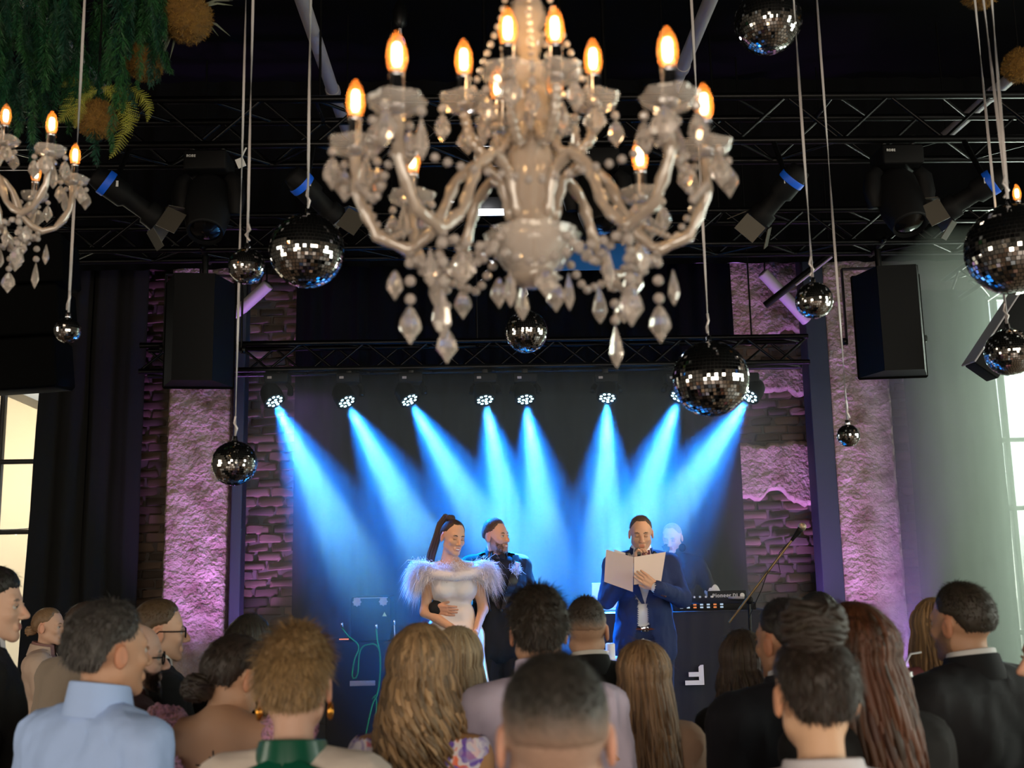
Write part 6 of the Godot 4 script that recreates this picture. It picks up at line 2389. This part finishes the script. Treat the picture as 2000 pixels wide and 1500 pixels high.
	person({"px": 2074, "py": 1190, "z": 2.75, "f": true, "turn": PI + 1.25, "yaw": 0.2, "hair": Color(0.14, 0.085, 0.045), "skin": Color(0.56, 0.33, 0.23), "style": {"thick": 0.08, "top": 0.03, "nape": -44.0, "strands": 900, "strand_len": 0.03, "bun": Vector3(0, 0.1, -0.1), "bun_r": 0.035, "brows": true},
		"wear": {"kind": "top", "c": Color(0.6, 0.42, 0.36)}, "label": "person in profile with pinned-up brown hair under the white window"})


# fine barbs that fall from a line of roots
func feathers(into: MB, root: Vector3, out: Vector3, n: int, len: float, fall: float) -> void:
	for i in n:
		var d := (out + Vector3(rng.randfn(), rng.randfn(), rng.randfn()) * 0.55).normalized()
		var l := len * rng.randf_range(0.5, 1.15)
		var p := root + Vector3(rng.randfn(), rng.randfn(), rng.randfn()) * 0.016
		var w := d.cross(Vector3(rng.randfn(), rng.randfn(), rng.randfn())).normalized() * 0.0013
		var m := p + d * l * 0.55 + Vector3(0, -fall * l * 0.12, 0)
		var q := p + d * l * 0.9 + Vector3(rng.randfn() * 0.006, -fall * l * 0.6, rng.randfn() * 0.006)
		var a0 := into.vert(p - w); var a1 := into.vert(p + w)
		var a2 := into.vert(m + w); var a3 := into.vert(m - w); var a4 := into.vert(q)
		into.quad(a0, a1, a2, a3)
		into.tri(a3, a2, a4)


func lapel(prims: Array, sg: float, y0: float, mt: Material, t: Node3D) -> void:
	var rows := []
	for i in 11:
		var u := i / 10.0                       # from the button up to the collar
		var y := lerpf(y0, 1.5, u)
		var inner := (y - y0) * 0.3 + 0.002
		var wide := 0.012 + 0.062 * sin(PI * minf(1.0, u * 0.62 + 0.05)) * (1.0 if u < 0.86 else 0.7)
		var line := []
		for k in 4: line.append(Vector2((inner + wide * k / 3.0) * sg, y))
		if sg < 0: line.reverse()
		rows.append(line)
	obj("lapel", patch(prims, rows, 0.008), mt, t)


func bow_tie(o: Vector3, mt: Material, t: Node3D) -> void:
	var mb := MB.new()
	for sg in [-1.0, 1.0]:
		mb.prism(PackedVector2Array([Vector2(0.004 * sg, 0.008), Vector2(0.05 * sg, 0.024), Vector2(0.055 * sg, 0.0), Vector2(0.05 * sg, -0.024), Vector2(0.004 * sg, -0.008)]), 0.014, Transform3D(Basis(Vector3.UP, -0.25 * sg), o))
	mb.box(o + Vector3(0, 0, 0.004), Vector3(0.018, 0.022, 0.02), Basis(), 0.005)
	obj("bow_tie", mb, mt, t)


func build_wedding_party() -> void:
	var sy := 0.35
	# ---------------- bride
	var br := {"px": 884, "py": 1014, "z": 7.1, "ground": sy, "f": true, "turn": 0.12, "yaw": 0.42, "pitch": 0.16, "roll": -0.1, "bare": true, "head": 1.02,
		"hair": Color(0.03, 0.014, 0.008), "skin": Color(0.58, 0.33, 0.21), "hair_h": 0.004, "group": "wedding party on the stage",
		"opt": {"shut": true, "smile": true}, "style": {"thick": 0.045, "top": 0.03, "nape": -44.0, "fringe": 42.0, "strands": 250, "strand_len": 0.02, "brows": true,
		"bun": Vector3(-0.012, 0.125, -0.055), "bun_r": 0.027, "tail": [Vector3(-0.012, 0.13, -0.06), Vector3(-0.03, 0.14, -0.095), Vector3(-0.05, 0.08, -0.115), Vector3(-0.06, -0.02, -0.12), Vector3(-0.075, -0.13, -0.13), Vector3(-0.085, -0.24, -0.12)]},
		"pose": {"elr": Vector3(-0.2, 1.13, 0.045), "wrr": Vector3(0.04, 0.99, 0.175), "ell": Vector3(0.205, 1.14, 0.03), "wrl": Vector3(0.125, 0.965, 0.165)},
		"hand_r": Vector3(0.75, -0.65, 0.1), "hand_l": Vector3(-0.35, -0.95, 0.15), "palm_r": Vector3(0, 0.1, -1), "palm_l": Vector3(0.2, 0.1, -1), "curl_r": 0.35, "curl_l": 0.4,
		"wear": {"kind": "dress", "c": Color(0.88, 0.85, 0.84), "hem": 0.62, "cell": 0.012, "cut": func(p: Vector3) -> bool: return p.y > 1.4 - 0.02 * absf(p.x) * 10.0 or (p.y < 0.8 and p.z > 0.0 and absf(p.x + 0.01) < (0.8 - p.y) * 0.35)},
		"label": "bride in a fitted white dress with white feather sleeves and dark ponytail"}
	var t := person(br)
	var wm := cloth("feather_white", Color(0.9, 0.87, 0.88), 0.8)
	wm.backlight_enabled = true
	wm.backlight = Color(0.4, 0.4, 0.42)
	var mb := MB.new()
	for sg in [-1.0, 1.0]:
		mb.ball(Vector3(0.2 * sg, 1.4, -0.01), Vector3(0.082, 0.075, 0.085), 16, 10)
	mb.tube([Vector3(-0.19, 1.4, 0.05), Vector3(-0.1, 1.385, 0.125), Vector3(0, 1.37, 0.135), Vector3(0.1, 1.385, 0.125), Vector3(0.19, 1.4, 0.05)], [0.05, 0.04, 0.035, 0.04, 0.05], 10)
	obj("feather_base", mb, wm, t)
	mb = MB.new()
	for i in 240:
		var u := rng.randf_range(-1.0, 1.0)
		var a := u * 2.2
		var root := Vector3(sin(a) * 0.225, 1.4 + rng.randf_range(-0.045, 0.045), cos(a) * 0.125)
		var arm := smoothstep(0.55, 1.3, absf(a))
		var out := Vector3(sin(a) * (0.8 + 0.7 * arm), lerpf(0.05, rng.randf_range(-0.7, 0.55), arm), cos(a) * 1.0).normalized()
		feathers(mb, root, out, 40, lerpf(0.04, 0.14, arm), lerpf(0.5, 1.2, arm))
	obj("feathers", mb, wm, t).set_meta("kind", "stuff")
	# ---------------- groom
	var black := Color(0.035, 0.034, 0.038)
	var gr := {"px": 967, "py": 1011, "z": 7.28, "ground": sy, "turn": 0.22, "yaw": 0.72, "pitch": -0.03, "roll": 0.0, "hair": Color(0.06, 0.028, 0.014), "skin": Color(0.56, 0.3, 0.2), "hair_h": 0.012, "group": "wedding party on the stage",
		"opt": {"stubble": 0.65, "smile": true, "look": Vector3(0.35, 0.05, 1)}, "style": {"thick": 0.05, "top": 0.14, "nape": -30.0, "fringe": 42.0, "side": 0.35, "strands": 1600, "strand_len": 0.016, "lift": 0.9, "brows": true, "beard": 900, "beard_len": 0.01},
		"pose": {"elr": Vector3(-0.33, 1.22, -0.08), "wrr": Vector3(-0.47, 1.15, 0.16), "ell": Vector3(0.27, 1.15, -0.02), "wrl": Vector3(0.25, 0.9, 0.08)}, "hand_r": Vector3(0.75, -0.1, 0.5), "palm_r": Vector3(0.4, 0.1, -0.8), "curl_r": 0.25,
		"wear": {"kind": "suit", "c": black, "open": true, "v": 1.13, "shirt": Color(0.03, 0.03, 0.033), "low": Color(0.03, 0.034, 0.05), "cell": 0.013},
		"label": "groom in a black dinner suit with trimmed beard and white feather buttonhole"}
	t = person(gr)
	var J := joints(false)
	var jp := torso_prims(J, false, 0.026)
	var satin := cloth("black_satin", Color(0.07, 0.065, 0.06), 0.35)
	for sg in [-1.0, 1.0]: lapel(jp, sg, 1.13, satin, t)
	bow_tie(Vector3(0, 1.495, skin_depth(torso_prims(J, false, 0.012), 0.0, 1.495) + 0.012), cloth("bow_black", Color(0.035, 0.034, 0.036)), t)
	mb = MB.new()
	mb.ball(Vector3(0, 1.12, skin_depth(jp, 0, 1.12) + 0.006), Vector3(0.011, 0.011, 0.005), 10, 6)
	obj("button", mb, satin, t)
	var fz := skin_depth(jp, 0.105, 1.4)
	mb = MB.new()
	mb.tube([Vector3(0.1, 1.33, fz + 0.012), Vector3(0.115, 1.4, fz + 0.02)], [0.004], 6)
	var fl := obj("buttonhole_stem", mb, cloth("stem_green", Color(0.55, 0.5, 0.2)), t)
	mb = MB.new()
	feathers(mb, Vector3(0.115, 1.395, fz + 0.02), Vector3(0.1, 0.5, 0.6), 240, 0.042, 0.0)
	obj("feather_tuft", mb, wm, fl)
	mb = MB.new()
	mb.lathe([Vector2(0.004, 0.0), Vector2(0.012, 0.03), Vector2(0.02, 0.05), Vector2(0.018, 0.052), Vector2(0.008, 0.03), Vector2(0.001, 0.01)], 12, Transform3D(Basis(Vector3.BACK, -0.2), Vector3(0.115, 1.4, fz + 0.03)))
	obj("flower", mb, wm, fl)
	# ---------------- the speaker with the folder
	var blue := Color(0.07, 0.15, 0.33)
	var of := {"px": 1250, "py": 1005, "z": 6.9, "ground": sy, "turn": -0.06, "yaw": -0.06, "pitch": 0.2, "hair": Color(0.07, 0.045, 0.03), "skin": Color(0.58, 0.33, 0.21), "hair_h": 0.006, "group": "wedding party on the stage",
		"opt": {"shut": true, "stubble": 0.12}, "style": {"thick": 0.03, "top": 0.05, "nape": -30.0, "fringe": 44.0, "side": 0.5, "strands": 1500, "strand_len": 0.012, "lift": 0.8, "brows": true},
		"pose": {"ell": Vector3(0.255, 1.2, 0.06), "wrl": Vector3(0.055, 1.285, 0.33), "elr": Vector3(-0.25, 1.2, 0.06), "wrr": Vector3(-0.06, 1.42, 0.18)},
		"hand_l": Vector3(-0.72, 0.55, 0.12), "palm_l": Vector3(0.0, -0.05, -1.0), "curl_l": 0.12, "hand_r": Vector3(0.2, 0.9, 0.1), "palm_r": Vector3(0.7, 0, 0.5), "curl_r": 1.1,
		"wear": {"kind": "suit", "c": blue, "open": true, "shirt": Color(0.85, 0.85, 0.85), "low": Color(0.06, 0.12, 0.26), "cell": 0.012, "cutfn": func(p: Vector3) -> bool: return p.z > 0.03 and absf(p.x + 0.015) < 0.03 + maxf(0.0, p.y - 1.15) * 0.22 + maxf(0.0, 1.05 - p.y) * 0.3 and p.y < 1.62},
		"label": "person in a blue suit reading into a microphone from an open white folder"}
	t = person(of)
	J = joints(false)
	jp = torso_prims(J, false, 0.026)
	var bm := cloth(blue.to_html(), blue)
	for sg in [-1.0, 1.0]: lapel(jp, sg, 1.17, bm, t)
	bow_tie(Vector3(0, 1.5, skin_depth(torso_prims(J, false, 0.012), 0.0, 1.5) + 0.012), cloth("bow_mauve", Color(0.45, 0.24, 0.24)), t)
	mb = MB.new()
	var ring := []
	for i in 41:
		var a := TAU * i / 40.0
		ring.append(Vector3(sin(a) * 0.18, 1.005, cos(a) * 0.122 - 0.005))
	mb.tube(ring, [0.018], 8, false, 0.5, Vector3.UP)
	var belt := obj("belt", mb, cloth("belt_leather", Color(0.32, 0.13, 0.06), 0.4), t)
	mb = MB.new()
	mb.box(Vector3(-0.01, 1.005, 0.126), Vector3(0.05, 0.036, 0.01), Basis(), 0.004)
	obj("buckle", mb, M.chrome, belt)
	for k in 3:
		mb = MB.new()
		var el := Vector3(0.255, 1.2, 0.06)
		var wr := Vector3(0.055, 1.285, 0.33)
		mb.ball(el.lerp(wr, 0.72 + k * 0.07) + Vector3(0.005, -0.035, 0.035), Vector3(0.008, 0.008, 0.005), 8, 6)
		obj("sleeve_button", mb, cloth("belt_leather", Color(0.32, 0.13, 0.06), 0.4), t)
	# folder and microphone are things of their own
	var z0 := 6.63
	var fo := thing("folder", "open white folder held up in front of the speaker's chest", "folder", at(1237, 1120, z0))
	var card := mat("folder_card", Color(0.8, 0.74, 0.7), 0.8)
	var L := [at(1184, 1073, z0 + 0.06), at(1237, 1088, z0), at(1236, 1156, z0), at(1180, 1136, z0 + 0.06)]
	var R := [at(1238, 1088, z0), at(1300, 1078, z0 + 0.07), at(1291, 1135, z0 + 0.07), at(1238, 1142, z0)]
	for q in [L, R]:
		mb = MB.new()
		var nrm: Vector3 = (q[2] - q[0]).cross(q[1] - q[0]).normalized() * 0.003
		var c := []
		for p in q: c.append(p - fo.position)
		mb.face(c[3] - nrm, c[2] - nrm, c[1] - nrm, c[0] - nrm)
		mb.face(c[0] + nrm, c[1] + nrm, c[2] + nrm, c[3] + nrm)
		for i in 4: mb.face(c[i] - nrm, c[(i + 1) % 4] - nrm, c[(i + 1) % 4] + nrm, c[i] + nrm)
		obj("cover", mb, card, fo)
	mb = MB.new()
	var page := []
	for p in [at(1200, 1074, z0 + 0.06), at(1222, 1081, z0 + 0.035), at(1222, 1100, z0 + 0.035), at(1200, 1092, z0 + 0.06)]: page.append(p - fo.position + Vector3(0, 0.004, -0.008))
	mb.face(page[3], page[2], page[1], page[0])
	mb.face(page[0] + Vector3(0, 0, -0.003), page[1] + Vector3(0, 0, -0.003), page[2] + Vector3(0, 0, -0.003), page[3] + Vector3(0, 0, -0.003))
	obj("paper", mb, M.white_plastic, fo)
	var mc := thing("microphone", "hand microphone held at the speaker's chin behind the folder", "microphone", at(1246, 1077, 6.7))
	mb = MB.new()
	var mx := Transform3D(Basis(Vector3.RIGHT, 0.35), Vector3.ZERO)
	mb.lathe([Vector2(0.001, -0.2), Vector2(0.011, -0.2), Vector2(0.013, -0.1), Vector2(0.019, -0.03), Vector2(0.022, -0.012), Vector2(0.001, -0.012)], 14, mx)
	obj("handle", mb, M.black_paint, mc)
	mb = MB.new()
	mb.ball(Vector3.ZERO, Vector3.ONE * 0.026, 14, 10)
	obj("grille", mb, mat("mic_mesh", Color(0.55, 0.5, 0.42), 0.35, 0.6), mc)
	# ---------------- the DJ in the haze
	var dj := {"px": 1312, "py": 1018, "z": 8.25, "ground": sy, "turn": -0.25, "yaw": -0.25, "pitch": 0.3, "hair": Color(0.3, 0.24, 0.18), "skin": Color(0.6, 0.36, 0.25), "group": "wedding party on the stage",
		"opt": {"shut": true}, "style": {"thick": 0.02, "top": 0.02, "nape": -28.0, "fringe": 44.0, "side": 0.4, "strands": 600, "strand_len": 0.008, "brows": true},
		"pose": {"ell": Vector3(0.32, 1.16, 0.03), "wrl": Vector3(0.26, 1.03, 0.26), "elr": Vector3(-0.3, 1.16, 0.04), "wrr": Vector3(-0.2, 1.03, 0.28)},
		"wear": {"kind": "shirt", "c": Color(0.06, 0.09, 0.15), "sleeve": 0.0, "cell": 0.015}, "label": "DJ in a dark polo shirt with white sleeve hems, hazy behind the mixing desk"}
	t = person(dj)
	for n in ["l", "r"]:
		var sh: Vector3 = joints(false)["sh" + n]
		var el: Vector3 = dj.pose["el" + n]
		garment("sleeve_hem", [cap(sh.lerp(el, 0.86), sh.lerp(el, 1.0), 0.062, 0.06, 0.01)], 0.012, cloth("hem_white", Color(0.8, 0.78, 0.76)), t, 1.0, 0.002)
	for i in 1:
		var hp := thing("headphones", "dark headphones resting round the DJ's neck", "headphones", t.position + Vector3(-0.0, 1.535, 0.0))
		mb = MB.new()
		var arc := []
		for k in 15:
			var a := lerpf(-2.3, 2.3, k / 14.0)
			arc.append(Vector3(sin(a) * 0.085, 0.0, -cos(a) * 0.085 + 0.005))
		mb.tube(arc, [0.008], 8)
		obj("band", mb, M.black_paint, hp)
		for sg in [-1.0, 1.0]:
			mb = MB.new()
			mb.ball(Vector3(0.065 * sg, -0.01, 0.065), Vector3(0.03, 0.034, 0.018), 12, 8)
			obj("ear_cup", mb, M.black_paint, hp)
	# drinks in the guests' hands
	wine_glass(at(79, 1325, 6.05), "wine glass held by the guest with the low blond bun")
	wine_glass(at(1770, 1372, 3.7), "tall glass with a pale straw beside the pink dress", true)


func wine_glass(o: Vector3, label: String, straw := false) -> void:
	var t := thing("wine_glass", label, "glass", o)
	var gm := mat("thin_glass", Color(0.95, 0.97, 1.0, 0.08), 0.03)
	gm.transparency = BaseMaterial3D.TRANSPARENCY_ALPHA
	var mb := MB.new()
	mb.lathe([Vector2(0.034, -0.08), Vector2(0.032, -0.077), Vector2(0.005, -0.07), Vector2(0.004, 0.0), Vector2(0.015, 0.012), Vector2(0.034, 0.04), Vector2(0.037, 0.065), Vector2(0.031, 0.11), Vector2(0.0295, 0.11), Vector2(0.035, 0.065), Vector2(0.032, 0.041), Vector2(0.014, 0.015), Vector2(0.001, 0.012)], 20)
	obj("bowl_and_stem", mb, gm, t)
	mb = MB.new()
	mb.lathe([Vector2(0.001, 0.013), Vector2(0.014, 0.0155), Vector2(0.031, 0.0415), Vector2(0.001, 0.0415)], 18)
	obj("wine", mb, mat("wine", Color(0.75, 0.5, 0.2), 0.1), t)
	if straw:
		mb = MB.new()
		mb.tube([Vector3(0, 0.03, 0), Vector3(0.01, 0.14, 0), Vector3(0.03, 0.17, 0), Vector3(0.07, 0.175, 0)], [0.004], 6)
		obj("straw", mb, M.white_plastic, t)
